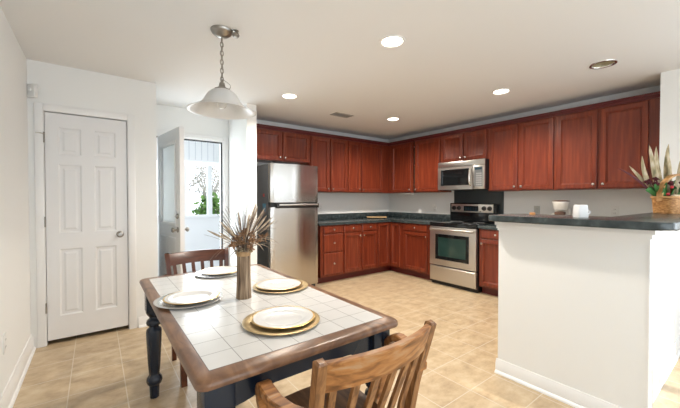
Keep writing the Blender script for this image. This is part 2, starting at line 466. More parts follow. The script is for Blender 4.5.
struct('baseboard_left', base_profile(MB(), (XL, -2.2), (XL, YC), (1, 0), 0.13, 0.018), 'trim_paint')
struct('baseboard_closet', base_profile(MB(), (0.325, YC), (0.498, YC), (0, -1)), 'trim_paint')
struct('baseboard_stub', base_profile(MB(), (1.485, 3.87), (1.485, YB), (-1, 0)), 'trim_paint')
mb = base_profile(MB(), (2.35, 0.373), (2.35, 1.20), (-1, 0)); base_profile(mb, (2.322, 0.387), (2.484, 0.387), (0, -1)); base_profile(mb, (2.47, 0.45), (4.19, 0.45), (0, -1))
struct('baseboard_peninsula', mb, 'trim_paint')
struct('baseboard_dining', base_profile(MB(), (4.19, -2.2), (4.19, 0.43), (-1, 0)), 'trim_paint')
# moulding under the bar top, corner board
mb = MB()
for z0, z1, t in ((1.085, 1.112, 0.030), (1.060, 1.085, 0.018), (1.045, 1.060, 0.009)):
    mb.box((2.35 - t, 0.387 - t, z0), (2.35, 1.19 + t * 0.5, z1))
    mb.box((2.35, 0.387 - t, z0), (2.47 + t, 0.387, z1)); mb.box((2.47 + t, 0.45 - t, z0), (4.19, 0.45, z1))
struct('trim_bar', mb, 'trim_paint')
mb = MB().box((2.347, 0.379, 0.10), (2.478, 0.387, 1.045)).box((2.47, 0.379, 0.10), (2.478, 0.45, 1.045))
struct('trim_corner', mb, 'trim_paint')


# ---------------------------------------------------------------- doors
def six_panel(mb, u0, u1, v0, v1, panels, th):
    """slab of thickness th with recessed raised panels on its face (w=0 back, w=th face)"""
    us = sorted({u0, u1} | {p for q in panels for p in q[:2]}); vs = sorted({v0, v1} | {p for q in panels for p in q[2:]})
    for a, b in zip(us, us[1:]):
        for c, d in zip(vs, vs[1:]):
            inp = any(q[0] - 1e-6 <= a and b <= q[1] + 1e-6 and q[2] - 1e-6 <= c and d <= q[3] + 1e-6 for q in panels)
            if inp:
                mb.rings(a, b, c, d, [(0, th), (0.012, th - 0.009), (0.030, th - 0.009), (0.045, th - 0.002)])
            else:
                mb.quad((a, c, th), (b, c, th), (b, d, th), (a, d, th))
    mb.rings(u0, u1, v0, v1, [(0, th), (0, 0)])
    return mb


def knob_lathe(mb, c, axis, s=1.0):
    mb.lathe([(0.030 * s, 0), (0.031 * s, 0.004 * s), (0.026 * s, 0.009 * s), (0.012 * s, 0.012 * s), (0.011 * s, 0.032 * s), (0.020 * s, 0.038 * s),
              (0.027 * s, 0.048 * s), (0.027 * s, 0.058 * s), (0.018 * s, 0.066 * s), (0, 0.068 * s)], c, axis, 20)


d1 = thing('door_1', 'closed white six-panel closet door in the wall at the left', 'door', ((DX0 + DX1) / 2, YC, 0), kind='structure')
w_ = DX1 - DX0; fA = frameA(YC + 0.04)
pu = [(DX0 + 0.085, DX0 + 0.245), (DX0 + 0.335, DX0 + 0.50)]
pv = [(0.24, 0.83), (0.97, 1.575), (1.66, 1.90)]
mb = MB(fA); six_panel(mb, DX0, DX1, 0.040, DH - 0.005, [(a, b, c, d) for a, b in pu for c, d in pv], 0.036)
mb.build('leaf', 'door_paint', d1, 20, fixn=False)
mb = MB()
for x0, x1, z0, z1 in ((DX0 - 0.065, DX0 - 0.008, 0, DH + 0.062), (DX1 + 0.008, DX1 + 0.068, 0, DH + 0.062), (DX0 - 0.008, DX1 + 0.008, DH + 0.004, DH + 0.062)):
    mb.box((x0, YC - 0.014, z0), (x1, YC, z1), 0.004)
mb.box((DX0 - 0.02, YC, 0), (DX0 - 0.004, YC + 0.12, DH + 0.02)).box((DX1 + 0.004, YC, 0), (DX1 + 0.02, YC + 0.12, DH + 0.02)).box((DX0 - 0.004, YC, DH + 0.002), (DX1 + 0.004, YC + 0.12, DH + 0.02))
mb.build('casing', 'trim_paint', d1)
for z in (0.33, 1.075, 1.80):
    MB().lathe([(0.006, -0.045), (0.006, 0.045)], (DX0 - 0.004, YC - 0.014, z), n=10).build('hinge', 'chain_steel', d1)
mb = MB().tube([(DX0 - 0.004, YC - 0.016, 1.83), (DX0 - 0.03, YC - 0.035, 1.832), (DX0 - 0.055, YC - 0.03, 1.832)], 0.004)
mb.build('door_stop', 'nickel', d1)
mb = MB(); knob_lathe(mb, (DX1 - 0.06, YC + 0.004, 0.935), (0, -1, 0)); mb.build('door_knob', 'chain_steel', d1)

# entry door, standing open
d2 = thing('door_2', 'white half-glazed entry door standing open on its hinges', 'door', (EX0, YB, 0), kind='structure')
mb = MB()
for x0, x1, z0, z1 in ((EX0 - 0.075, EX0 - 0.012, 0, EH + 0.075), (EX1 + 0.012, EX1 + 0.075, 0, EH + 0.075), (EX0 - 0.012, EX1 + 0.012, EH + 0.012, EH + 0.075)):
    mb.box((x0, YB - 0.016, z0), (x1, YB, z1), 0.004)
mb.box((EX0 - 0.03, YB, 0), (EX0 - 0.002, YB + 0.14, EH + 0.03)).box((EX1 + 0.002, YB, 0), (EX1 + 0.03, YB + 0.14, EH + 0.03)).box((EX0 - 0.002, YB, EH + 0.002), (EX1 + 0.002, YB + 0.14, EH + 0.03))
mb.build('door_frame', 'trim_paint', d2)
mb = MB().box((EX1 - 0.014, YB + 0.02, 0), (EX1 + 0.003, YB + 0.06, EH)).box((EX0, YB + 0.02, EH - 0.014), (EX1 + 0.003, YB + 0.06, EH + 0.003))
mb.build('weatherstrip', 'weatherstrip', d2)
MB().box((EX0, YB, 0), (EX1, YB + 0.14, 0.015)).build('threshold', 'nickel', d2)
ang = math.atan2(0.10, 0.80)
# leaf local: u along leaf from hinge, v up, w = out towards -X
hx, hy = EX0 + 0.012, YB - 0.01
U = Vector((math.sin(ang), -math.cos(ang), 0)); W = Vector((-math.cos(ang), -math.sin(ang), 0))
fm = Matrix(((U.x, 0, W.x, hx), (U.y, 0, W.y, hy), (0, 1, 0, 0), (0, 0, 0, 1)))
LW = 0.80; th = 0.045
mb = MB(fm)
gl = (0.13, LW - 0.13, 1.0, 1.88)
for a, b, c, d in ((0, gl[0], 0.012, 2.04), (gl[1], LW, 0.012, 2.04), (gl[0], gl[1], 0.012, gl[2]), (gl[0], gl[1], gl[3], 2.04)):
    mb.box((a, c, -th), (b, d, 0))
for a, b in ((0.13, 0.36), (0.44, 0.67)):
    for s in (0, 1):
        pr = [(0, 0.0005), (0.01, 0.006), (0.03, 0.006), (0.045, 0.002)] if s == 0 else [(0, -th - 0.0005), (0.01, -th - 0.006), (0.03, -th - 0.006), (0.045, -th - 0.002)]
        mb.rings(a, b, 0.2, 0.85, pr)
lf = mb.build('leaf', 'door_paint', d2, 20)
mb = MB(fm)
for w0, w1 in ((0.0, 0.012), (-th - 0.012, -th)):
    for a, b, c, d in ((gl[0] - 0.03, gl[0] + 0.012, gl[2] - 0.03, gl[3] + 0.03), (gl[1] - 0.012, gl[1] + 0.03, gl[2] - 0.03, gl[3] + 0.03), (gl[0] + 0.012, gl[1] - 0.012, gl[2] - 0.03, gl[2] + 0.012), (gl[0] + 0.012, gl[1] - 0.012, gl[3] - 0.012, gl[3] + 0.03)):
        mb.box((a, c, w0), (b, d, w1), 0.003)
mb.build('window_frame', 'door_paint', lf)
MB(fm).box((gl[0], gl[2], -0.026), (gl[1], gl[3], -0.020)).build('pane', 'pane_glass', lf)
mb = MB(fm); mb.lathe([(0.028, 0), (0.028, 0.012), (0.02, 0.018), (0, 0.019)], (LW - 0.07, 1.085, 0), (0, 0, 1)); mb.box((LW - 0.085, 1.08, 0.018), (LW - 0.055, 1.09, 0.03))
mb.lathe([(0.028, 0), (0.028, 0.012), (0.02, 0.018), (0, 0.019)], (LW - 0.07, 1.085, -th), (0, 0, -1))
mb.build('deadbolt', 'chain_steel', lf)
mb = MB(fm); knob_lathe(mb, (LW - 0.07, 0.94, 0), (0, 0, 1)); knob_lathe(mb, (LW - 0.07, 0.94, -th), (0, 0, -1)); mb.build('door_knob', 'chain_steel', lf)
for z in (0.25, 1.03, 1.80):
    MB().lathe([(0.008, -0.05), (0.008, 0.05)], (EX0 - 0.006, YB - 0.022, z), n=10).build('hinge', 'chain_steel', d2)

# ---------------------------------------------------------------- outside: porch and garden
struct('porch_floor', MB().box((-0.5, YB + 0.12, -0.12), (4.2, 6.5, -0.02)), 'concrete')
struct('ground_lawn', MB().box((-8, 6.5, -0.3), (14, 22, -0.2)), 'grass')
pw = thing('porch_wall', 'white porch wall with window openings seen beyond the open entry door', 'porch wall', (1.7, 6.2, -0.02), kind='structure')
MB().box((0.0, 6.2, -0.02), (3.6, 6.3, 0.93)).build('knee_wall', 'siding', pw)
mb = MB().use('siding').box((0.0, 6.2, 1.93), (3.6, 6.3, 2.5)).use('siding_groove')
for k in range(34): mb.box((0.05 + k * 0.106, 6.196, 1.97), (0.057 + k * 0.106, 6.2, 2.5))
mb.build('header', None, pw)
for x in (0.0, 0.62, 1.20, 1.64, 2.3, 3.5): MB().box((x, 6.19, 0.93), (x + 0.075, 6.29, 1.93)).build('post', 'siding', pw)
MB().box((-0.02, 6.16, 0.93), (3.62, 6.31, 0.98), 0.006).build('rail', 'siding', pw)
MB().box((-0.1, YB + 0.12, 2.5), (3.7, 6.4, 2.56)).build('roof', 'siding', pw)


def shrub(name, label, cat, c, rx, rz, n, material, lw, ls):
    t = thing(name, label, cat, (c[0], c[1], -0.2))
    mb = MB()
    for _ in range(n):
        d = Vector((random.gauss(0, 1), random.gauss(0, 1), random.gauss(0, 1))).normalized() * random.uniform(0.5, 1)
        p = Vector((c[0] + d.x * rx, c[1] + d.y * rx, c[2] + d.z * rz))
        q = Vector((random.gauss(0, 1), random.gauss(0, 1), random.gauss(0, 1))).normalized() * ls
        mb.leaf(p, p + q, lw, n=3)
    mb.build('foliage', material, t)
    mb = MB()
    for k in range(7):
        a = 2 * PI * k / 7
        mb.tube([(c[0], c[1], -0.2), (c[0] + 0.3 * rx * math.cos(a), c[1] + 0.3 * rx * math.sin(a), c[2] - 0.3 * rz), (c[0] + 0.75 * rx * math.cos(a), c[1] + 0.75 * rx * math.sin(a), c[2] + 0.5 * rz)], [0.03, 0.02, 0.006], 6)
    mb.build('stem', 'grey_branch', t)


shrub('garden_shrub', 'green garden shrub seen through the porch opening', 'shrub', (2.32, 8.4, 0.85), 0.42, 0.55, 700, 'bush', 0.07, 0.12)
shrub('garden_tree', 'grey leafless tree top above the green shrub outside', 'tree', (2.75, 10.2, 1.75), 0.6, 0.6, 420, 'grey_branch', 0.03, 0.16)
shrub('garden_shrub', 'small green shrub right of the porch post', 'shrub', (2.95, 9.2, 0.75), 0.35, 0.42, 380, 'bush', 0.07, 0.12)

# ---------------------------------------------------------------- kitchen cabinets
DOOR_PROF = [(0, 0), (0, 0.018), (0.004, 0.022), (0.048, 0.022), (0.053, 0.012), (0.058, 0.011), (0.062, 0.004), (0.066, 0.003)]
DRAWER_PROF = [(0, 0), (0, 0.013), (0.009, 0.019), (0.02, 0.019)]


def cab_knob(fr, u, v, parent):
    mb = MB(fr)
    mb.lathe([(0.007, 0.019), (0.006, 0.030), (0.013, 0.035), (0.0155, 0.041), (0.012, 0.047), (0, 0.049)], (u, v, 0), (0, 0, 1), 14)
    return mb.build('knob', 'nickel', parent)


def cab_door(fr, u0, u1, v0, v1, root, knob=None, name='door', material='cherry'):
    d = MB(fr).rings(u0, u1, v0, v1, DOOR_PROF).build(name, material, root, 20)
    if knob: cab_knob(fr, knob[0], knob[1], d)
    return d


def cab_drawer(fr, u0, u1, v0, v1, root):
    d = MB(fr).rings(u0, u1, v0, v1, DRAWER_PROF).build('drawer', 'cherry', root, 20)
    cab_knob(fr, (u0 + u1) / 2, (v0 + v1) / 2, d)
    return d


UZ0, UZ1 = 1.378, 2.305
YA, XB = 4.27, 4.35            # faces of the upper boxes (doors stand 2 cm proud)
FA, FB = frameA(YA), frameB(XB)
UG = 'cherry wall cabinets'


def crown(mb, fr, u0, u1, z=UZ1):
    mb.m = fr
    mb.use('cherry_dark')
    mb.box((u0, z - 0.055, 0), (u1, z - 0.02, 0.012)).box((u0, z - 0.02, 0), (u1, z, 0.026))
    return mb


def upper(name, label, fr, u0, u1, v0, doors, depth, knobs='in'):
    """doors: list of (u0, u1, knob side) where knob side is -1/+1 in u"""
    c = fr @ Vector(((u0 + u1) / 2, v0, -depth / 2))
    t = thing(name, label, 'cabinet', c, UG)
    mb = MB(fr).use('cherry').box((u0, v0, -depth), (u1, UZ1, 0))
    mb.build('body', None, t)
    crown(MB(), fr, u0, u1).build('crown_molding', None, t)
    for a, b, s in doors:
        ku = (b - 0.028) if s > 0 else (a + 0.028)
        cab_door(fr, a, b, v0 + 0.012, UZ1 - 0.07, t, (ku, v0 + 0.055) if s else None)
    return t


dA = YB - YA - 0.002; dB = XR - XB - 0.002
upper('wall_cabinet', 'short two-door cherry cabinet above the refrigerator', FA, 1.70, 2.632, 1.815, [(1.715, 2.150, 1), (2.172, 2.618, -1)], dA)
upper('wall_cabinet', 'tall two-door cherry cabinet just right of the refrigerator', FA, 2.632, 3.370, UZ0, [(2.650, 2.992, 1), (3.026, 3.357, -1)], dA)
upper('wall_cabinet', 'cherry cabinet with one narrow and one wide door, left of the corner', FA, 3.370, XB, UZ0, [(3.385, 3.646, 1), (3.672, 4.195, -1)], dA)
# corner cabinet on the right wall, then the rest towards the camera
upper('wall_cabinet', 'cherry corner cabinet with one door left of a dark slot', FB, 3.700, YB - 0.002, UZ0, [(3.722, 4.190, -1)], dB)
c2 = upper('wall_cabinet', 'single-door cherry cabinet left of the microwave', FB, 3.130, 3.640, UZ0, [(3.142, 3.634, 1)], dB)
# slot between the two: its shade painted on a dark filler, with hinge leaves
t = thing('cabinet_slot', 'dark open slot with hinges between two cherry wall cabinets', 'cabinet gap', (XB, 3.67, UZ0))
MB(FB).box((3.641, UZ0, -dB), (3.699, UZ1, -0.03)).build('shade_filler', 'slot_shade', t)
crown(MB(), FB, 3.641, 3.699).build('crown_molding', None, t)
for v in (1.50, 1.83, 2.14): MB(FB).box((3.642, v, -0.03), (3.675, v + 0.03, 0.0)).build('hinge', 'nickel', t)
upper('wall_cabinet', 'short two-door cherry cabinet above the microwave', FB, 2.356, 3.130, 1.825, [(2.378, 2.717, 1), (2.741, 3.108, -1)], dB)
upper('wall_cabinet', 'two-door cherry cabinet right of the microwave', FB, 1.536, 2.356, UZ0, [(1.552, 1.935, 1), (1.963, 2.335, -1)], dB)
upper('wall_cabinet', 'two-door cherry cabinet at the right end of the wall run', FB, 0.640, 1.536, UZ0, [(0.726, 1.104, 1), (1.132, 1.521, -1)], dB)

# base cabinets
BY, BX = 3.985, 4.095          # faces of the base boxes
GA, GB = frameA(BY), frameB(BX)
BG = 'cherry base cabinets'


def base_body(fr, u0, u1, depth, label, name='base_cabinet'):
    c = fr @ Vector(((u0 + u1) / 2, 0, -depth / 2))
    t = thing(name, label, 'cabinet', c, BG)
    MB(fr).use('cherry').box((u0, 0.10, -depth), (u1, 0.874, 0)).build('body', None, t)
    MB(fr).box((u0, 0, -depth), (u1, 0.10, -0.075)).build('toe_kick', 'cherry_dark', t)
    return t


bdA = YB - BY - 0.002; bdB = XR - BX - 0.002
t = base_body(GA, 2.640, 3.063, bdA, 'cherry base cabinet of three drawers beside the refrigerator')
for v0, v1 in ((0.755, 0.862), (0.475, 0.738), (0.135, 0.455)): cab_drawer(GA, 2.690, 3.052, v0, v1, t)
t = base_body(GA, 3.063, 3.790, bdA, 'cherry base cabinet with two drawers over two doors')
cab_drawer(GA, 3.076, 3.418, 0.755, 0.862, t); cab_drawer(GA, 3.446, 3.778, 0.755, 0.862, t)
cab_door(GA, 3.076, 3.418, 0.125, 0.738, t, (3.390, 0.68)); cab_door(GA, 3.446, 3.778, 0.125, 0.738, t, (3.474, 0.68))
# corner unit: an L-shaped body with a folding pair of doors
t = thing('base_cabinet', 'L-shaped cherry corner base cabinet with two full-height folding doors', 'cabinet', (4.36, 4.27, 0), BG)
mb = MB().prism([(3.79, BY), (BX, BY), (BX, 3.735), (XR - 0.002, 3.735), (XR - 0.002, YB - 0.002), (3.79, YB - 0.002)], 0.10, 0.874)
mb.build('body', 'cherry', t)
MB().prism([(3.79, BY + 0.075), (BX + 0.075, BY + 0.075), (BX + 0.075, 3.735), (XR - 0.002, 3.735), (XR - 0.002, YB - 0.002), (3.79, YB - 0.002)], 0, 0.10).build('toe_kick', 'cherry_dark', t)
cab_door(GA, 3.805, 4.070, 0.125, 0.862, t); cab_door(GB, 3.748, BY - 0.024, 0.125, 0.862, t)
t = base_body(GB, 3.105, 3.735, bdB, 'cherry base cabinet with one drawer and door, left of the range')
cab_drawer(GB, 3.170, 3.655, 0.755, 0.862, t); cab_door(GB, 3.170, 3.655, 0.125, 0.738, t, (3.198, 0.68))
t = base_body(GB, 1.86, 2.335, bdB, 'cherry base cabinet partly behind the white half wall, right of the range')
cab_drawer(GB, 1.885, 2.315, 0.755, 0.862, t); cab_door(GB, 1.885, 2.315, 0.125, 0.738, t, (2.287, 0.68))
t = base_body(GB, 0.63, 1.86, bdB, 'wide cherry base cabinet under the right-hand worktop behind the bar')
for a, b in ((0.65, 1.235), (1.26, 1.845)):
    cab_drawer(GB, a, b, 0.755, 0.862, t); cab_door(GB, a, b, 0.125, 0.738, t, (b - 0.03, 0.68))

# worktops
t = thing('worktop', 'dark green-black L-shaped laminate worktop in the kitchen corner', 'worktop', (4.3, 4.25, 0.875))
MB().prism([(2.605, 3.955), (4.062, 3.955), (4.062, 3.102), (XR - 0.002, 3.102), (XR - 0.002, YB - 0.002), (2.605, YB - 0.002)], 0.875, 0.915, 0.006).build('slab', 'counter', t)
mb = MB().box((2.605, YB - 0.022, 0.915), (XR - 0.022, YB - 0.002, 1.015), 0.003).box((XR - 0.022, 3.102, 0.915), (XR - 0.002, YB - 0.002, 1.015), 0.003)
mb.build('backsplash', 'counter', t)
t = thing('worktop', 'dark laminate worktop right of the range, behind the bar', 'worktop', (4.3, 1.48, 0.875))
MB().prism([(4.062, 0.63), (XR - 0.002, 0.63), (XR - 0.002, 2.338), (4.062, 2.338)], 0.875, 0.915, 0.006).build('slab', 'counter', t)
MB().box((XR - 0.022, 0.63, 0.915), (XR - 0.002, 2.338, 1.015), 0.003).build('backsplash', 'counter', t)
tag(MB().box((XR - 0.012, 2.28, 1.016), (XR - 0.001, 3.075, 1.41)).build('splash_panel', 'splash_dark'), 'dark splash panel on the wall between range and microwave', 'splash panel')

# bar top: L-shaped, rounded end
pts = []
def arc(cx, cy, r, a0, a1, n=6): return [(cx + r * math.cos(math.radians(a0 + (a1 - a0) * i / n)), cy + r * math.sin(math.radians(a0 + (a1 - a0) * i / n))) for i in range(n + 1)]
pts += arc(2.33, 0.36, 0.08, 180, 270)
pts += [(4.188, 0.28), (4.188, 0.62), (2.72, 0.62)]
pts += arc(2.66, 1.18, 0.06, 0, 90) + arc(2.31, 1.18, 0.06, 90, 180)
tag(MB().prism(pts, 1.113, 1.155, 0.010).build('bar_top', 'counter'), 'dark laminate breakfast bar top on the white half wall', 'bar counter')

# ---------------------------------------------------------------- refrigerator
t = thing('refrigerator', 'stainless steel top-freezer refrigerator with dark grey sides', 'refrigerator', (2.13, 4.18, 0))
fx0, fx1 = 1.772, 2.490
MB().box((fx0, 3.885, 0.02), (fx1, YB - 0.03, 1.725), 0.006).build('cabinet_body', 'fridge_side', t)
MB().box((fx0 + 0.02, 3.90, 0.0), (fx1 - 0.02, 4.4, 0.08)).build('kick_grille', 'black_plastic', t)


def bowed_door(z0, z1, name):
    n = 24; mb = MB()
    prof = []
    for i in range(n + 1):
        u = i / n; prof.append((fx0 + 0.001 + (fx1 - fx0 - 0.002) * u, 3.822 - 0.032 * (1 - (2 * u - 1) ** 2) + 0.004 * math.sin(u * 9)))
    poly = prof + [(fx1 - 0.001, 3.883), (fx0 + 0.001, 3.883)]
    mb.prism(poly, z0, z1, 0.006)
    return mb.build(name, 'steel', t, 50)


fz = bowed_door(1.225, 1.728, 'freezer_door'); fd = bowed_door(0.085, 1.165, 'refrigerator_door')
mb = MB().use('black_plastic').box((fx0 + 0.005, 3.828, 1.166), (fx1 - 0.005, 3.884, 1.224)); mb.build('door_gap', None, t)
mb = MB().use('black_plastic').box((fx0 + 0.07, 3.772, 1.150), (fx1 - 0.01, 3.812, 1.212), 0.008).use('steel_flat').box((fx0 + 0.10, 3.764, 1.186), (fx1 - 0.03, 3.774, 1.204), 0.003)
mb.build('handle', None, t)
MB().box((fx0 - 0.0015, 4.00, 1.30), (fx0, 4.05, 1.34)).build('sticker', 'red_sticker', t)
MB().box((fx0 - 0.0015, 3.96, 1.10), (fx0, 4.06, 1.21)).build('sticker', 'blue_sticker', t)

# ---------------------------------------------------------------- range
t = thing('range', 'stainless steel electric range with black glass cooktop and dark window', 'stove', (4.33, 2.72, 0))
ry0, ry1 = 2.345, 3.098; rx = 4.075
MB().box((rx, ry0, 0.03), (XR - 0.02, ry1, 0.905)).build('range_body', 'black_plastic', t)
mb = MB().box((rx - 0.035, ry0, 0.905), (XR - 0.02, ry1, 0.925), 0.004).box((rx - 0.035, ry0, 0.865), (rx, ry1, 0.905), 0.003)
ct = mb.build('cooktop', 'black_glass', t)
for cx, cy, r in ((4.20, 2.54, 0.095), (4.20, 2.90, 0.075), (4.44, 2.54, 0.075), (4.44, 2.90, 0.095)):
    MB().lathe([(r, 0), (r, 0.0006), (r - 0.006, 0.0006), (r - 0.006, 0)], (cx, cy, 0.925), n=32, cap=False).build('burner', 'button_grey', ct)
frR = frameB(rx)
mb = MB(frR).use('steel_flat'); u0, u1, v0, v1 = ry0 + 0.004, ry1 - 0.004, 0.295, 0.862
mb.rings(u0, u1, v0, v1, [(0, 0), (0, 0.035), (0.004, 0.04)], cap=False)
# door face frame around the window
wu0, wu1, wv0, wv1 = ry0 + 0.105, ry1 - 0.105, 0.385, 0.755
mb.box((u0 + 0.004, v0 + 0.004, 0.03), (wu0, v1 - 0.004, 0.04)).box((wu1, v0 + 0.004, 0.03), (u1 - 0.004, v1 - 0.004, 0.04))
mb.box((wu0, v0 + 0.004, 0.03), (wu1, wv0, 0.04)).box((wu0, wv1, 0.03), (wu1, v1 - 0.004, 0.04))
od = mb.build('oven_door', None, t)
MB(frR).rings(wu0, wu1, wv0, wv1, [(0, 0.03), (0, 0.043), (0.01, 0.043), (0.045, 0.043), (0.047, 0.037)], cap=False).build('window_frame', 'black_glass', od)
MB(frR).box((wu0 + 0.046, wv0 + 0.046, 0.02), (wu1 - 0.046, wv1 - 0.046, 0.037)).build('window_glass', 'oven_glass', od)
mb = MB(frR).tube([(u0 + 0.03, 0.825, 0.075), (u1 - 0.03, 0.825, 0.075)], 0.013, 12)
for u in (u0 + 0.06, u1 - 0.06): mb.tube([(u, 0.825, 0.04), (u, 0.825, 0.075)], 0.009, 8)
mb.build('handle', 'steel_flat', od)
MB(frR).rings(u0, u1, 0.06, 0.28, [(0, 0), (0, 0.03), (0.01, 0.04), (0.03, 0.04)]).build('drawer', 'steel_flat', t)
MB(frR).box((u0, 0.0, -0.3), (u1, 0.055, -0.02)).build('plinth', 'black_plastic', t)
# back guard, leaning back slightly
frG = Matrix(((0, -math.sin(0.16) * -1, -math.cos(0.16), 4.575), (1, 0, 0, 0), (0, math.cos(0.16), -math.sin(0.16) * -1, 0.925), (0, 0, 0, 1)))
bgd = MB().use('black_plastic').box((4.555, ry0, 0.925), (XR - 0.02, ry1, 1.19), 0.006).build('backguard', None, t)
mb = MB(frameB(4.553)).use('black_glass').box((ry0 + 0.01, 0.93, 0), (ry1 - 0.01, 1.205, 0.008), 0.003); mb.build('guard_front', None, t)
cp = MB(frameB(4.545)).use('steel_flat').box((ry0 + 0.035, 1.065, 0), (ry1 - 0.035, 1.19, 0.010), 0.004).build('control_panel', None, t)
MB(frameB(4.535)).box((2.605, 1.085, 0), (2.845, 1.165, 0.002)).build('display', 'black_glass', cp)
mb = MB(frameB(4.533))
for r in range(2):
    for k in range(5): mb.box((2.625 + k * 0.042, 1.095 + r * 0.03, 0), (2.655 + k * 0.042, 1.112 + r * 0.03, 0.001))
mb.build('button', 'display', cp)
for u in (2.43, 2.515, 2.925, 3.01):
    MB(frameB(4.535)).lathe([(0.034, 0), (0.034, 0.004), (0.029, 0.007), (0.026, 0.028), (0.02, 0.031), (0, 0.031)], (u, 1.13, 0), (0, 0, 1), 20).build('knob', 'black_plastic', cp)
MB(frameB(4.535)).lathe([(0.008, 0), (0.008, 0.003), (0, 0.003)], (2.575, 1.085, 0), (0, 0, 1), 12).build('indicator', 'black_plastic', cp)

# ---------------------------------------------------------------- microwave over the range
my0, my1, mz0, mz1, mxf = 2.345, 3.098, 1.405, 1.822, 4.255
t = thing('microwave', 'stainless steel over-the-range microwave with black window', 'microwave', (4.45, 2.72, mz0))
MB().box((mxf, my0, mz0), (XR - 0.002, my1, mz1)).build('case', 'black_plastic', t)
frM = frameB(mxf)
mb = MB(frM).use('steel_flat').box((my0, mz1 - 0.075, 0), (my1, mz1, 0.02), 0.003); vt = mb.build('vent_grille', None, t)
pd = 2.345 + 0.175       # control panel / door split
mb = MB(frM).use('steel_flat')
a0, a1, b0, b1 = pd + 0.004, my1, mz0 + 0.004, mz1 - 0.08
i0, i1, j0, j1 = pd + 0.055, my1 - 0.055, mz0 + 0.065, mz1 - 0.115
mb.box((a0, b0, 0), (i0, b1, 0.024)).box((i1, b0, 0), (a1, b1, 0.024)).box((i0, b0, 0), (i1, j0, 0.024)).box((i0, j1, 0), (i1, b1, 0.024))
md = mb.build('microwave_door', None, t)
MB(frM).rings(i0, i1, j0, j1, [(0, 0.01), (0.0, 0.026), (0.02, 0.026), (0.026, 0.02)]).build('window_glass', 'black_glass', md)
mb = MB(frM)
hs = [(pd + 0.030, mz0 + 0.05 + (mz1 - mz0 - 0.17) * k / 8, 0.03 + 0.035 * math.sin(PI * k / 8) ** 0.5) for k in range(9)]
mb.tube(hs, 0.012, 10); mb.build('handle', 'nickel', md)
cp = MB(frM).use('steel_flat').box((my0, mz0 + 0.004, 0), (pd, mz1 - 0.08, 0.022), 0.003).build('control_panel', None, t)
MB(frM).box((my0 + 0.03, mz0 + 0.04, 0.022), (pd - 0.025, mz1 - 0.105, 0.024)).build('keypad', 'keypad_grey', cp)
mb = MB(frM).use('display').box((my0 + 0.04, mz1 - 0.145, 0.024), (pd - 0.035, mz1 - 0.115, 0.025)).use('button_grey')
for r in range(6):
    for k in range(3): mb.box((my0 + 0.040 + k * 0.029, mz0 + 0.055 + r * 0.031, 0.024), (my0 + 0.062 + k * 0.029, mz0 + 0.074 + r * 0.031, 0.025))
mb.build('button', None, cp)

# ---------------------------------------------------------------- ceiling lights, vent
names = ['lit recessed ceiling light out in the room, nearest the pendant lamp', 'lit recessed ceiling light near the white wall stub by the refrigerator',
         'lit recessed ceiling light between the bar and the microwave', 'lit recessed ceiling light nearest the kitchen corner',
         'unlit recessed ceiling light with bare gold reflector']
for (cx, cy, lit), lab in zip(CANS, names):
    t = thing('recessed_light', lab, 'ceiling light', (cx, cy, CEIL - 0.006), 'recessed ceiling lights')
    MB().lathe([(0.076, 0.006), (0.079, 0.0), (0.095, 0.0), (0.097, 0.006)], (cx, cy, CEIL - 0.006), n=32, cap=False).build('trim_ring', 'trim_paint' if lit else 'nickel', t)
    MB().lathe([(0.0775, 0.0), (0.070, 0.05), (0.055, 0.12), (0, 0.125)], (cx, cy, CEIL + 0.001), n=32, cap=False).build('reflector', 'trim_paint' if lit else 'can_reflector', t)
    if lit:
        MB().lathe([(0.068, 0.0), (0.068, 0.006), (0, 0.006)], (cx, cy, CEIL + 0.012), n=24).build('bulb', 'lamp_glow', t)
        lamp('can_lamp', 'SPOT', (cx, cy, CEIL - 0.015), (0, 0, 0), 96, (1.0, 0.925, 0.82), spot_size=math.radians(150), spot_blend=0.7, shadow_soft_size=0.06)
    else:
        MB().lathe([(0.012, 0.0), (0.03, 0.02), (0.032, 0.05), (0.018, 0.08)], (cx, cy, CEIL + 0.04), n=16).build('bulb', 'bulb', t)
t = thing('ceiling_vent', 'small grey rectangular ceiling air vent', 'vent', (2.745, 3.60, CEIL - 0.012))
vx0, vx1, vy0, vy1 = 2.60, 2.89, 3.52, 3.68
mb = MB().box((vx0, vy0, CEIL - 0.008), (vx1, vy0 + 0.02, CEIL)).box((vx0, vy1 - 0.02, CEIL - 0.008), (vx1, vy1, CEIL)).box((vx0, vy0, CEIL - 0.008), (vx0 + 0.02, vy1, CEIL)).box((vx1 - 0.02, vy0, CEIL - 0.008), (vx1, vy1, CEIL))
mb.build('frame', 'vent_grey', t)
MB().box((vx0 + 0.02, vy0 + 0.02, CEIL - 0.002), (vx1 - 0.02, vy1 - 0.02, CEIL)).build('duct', 'vent_dark', t)
mb = MB()
for k in range(9): mb.box((vx0 + 0.03 + k * 0.027, vy0 + 0.02, CEIL - 0.009), (vx0 + 0.040 + k * 0.027, vy1 - 0.02, CEIL - 0.003))
mb.build('louver', 'vent_grey', t)

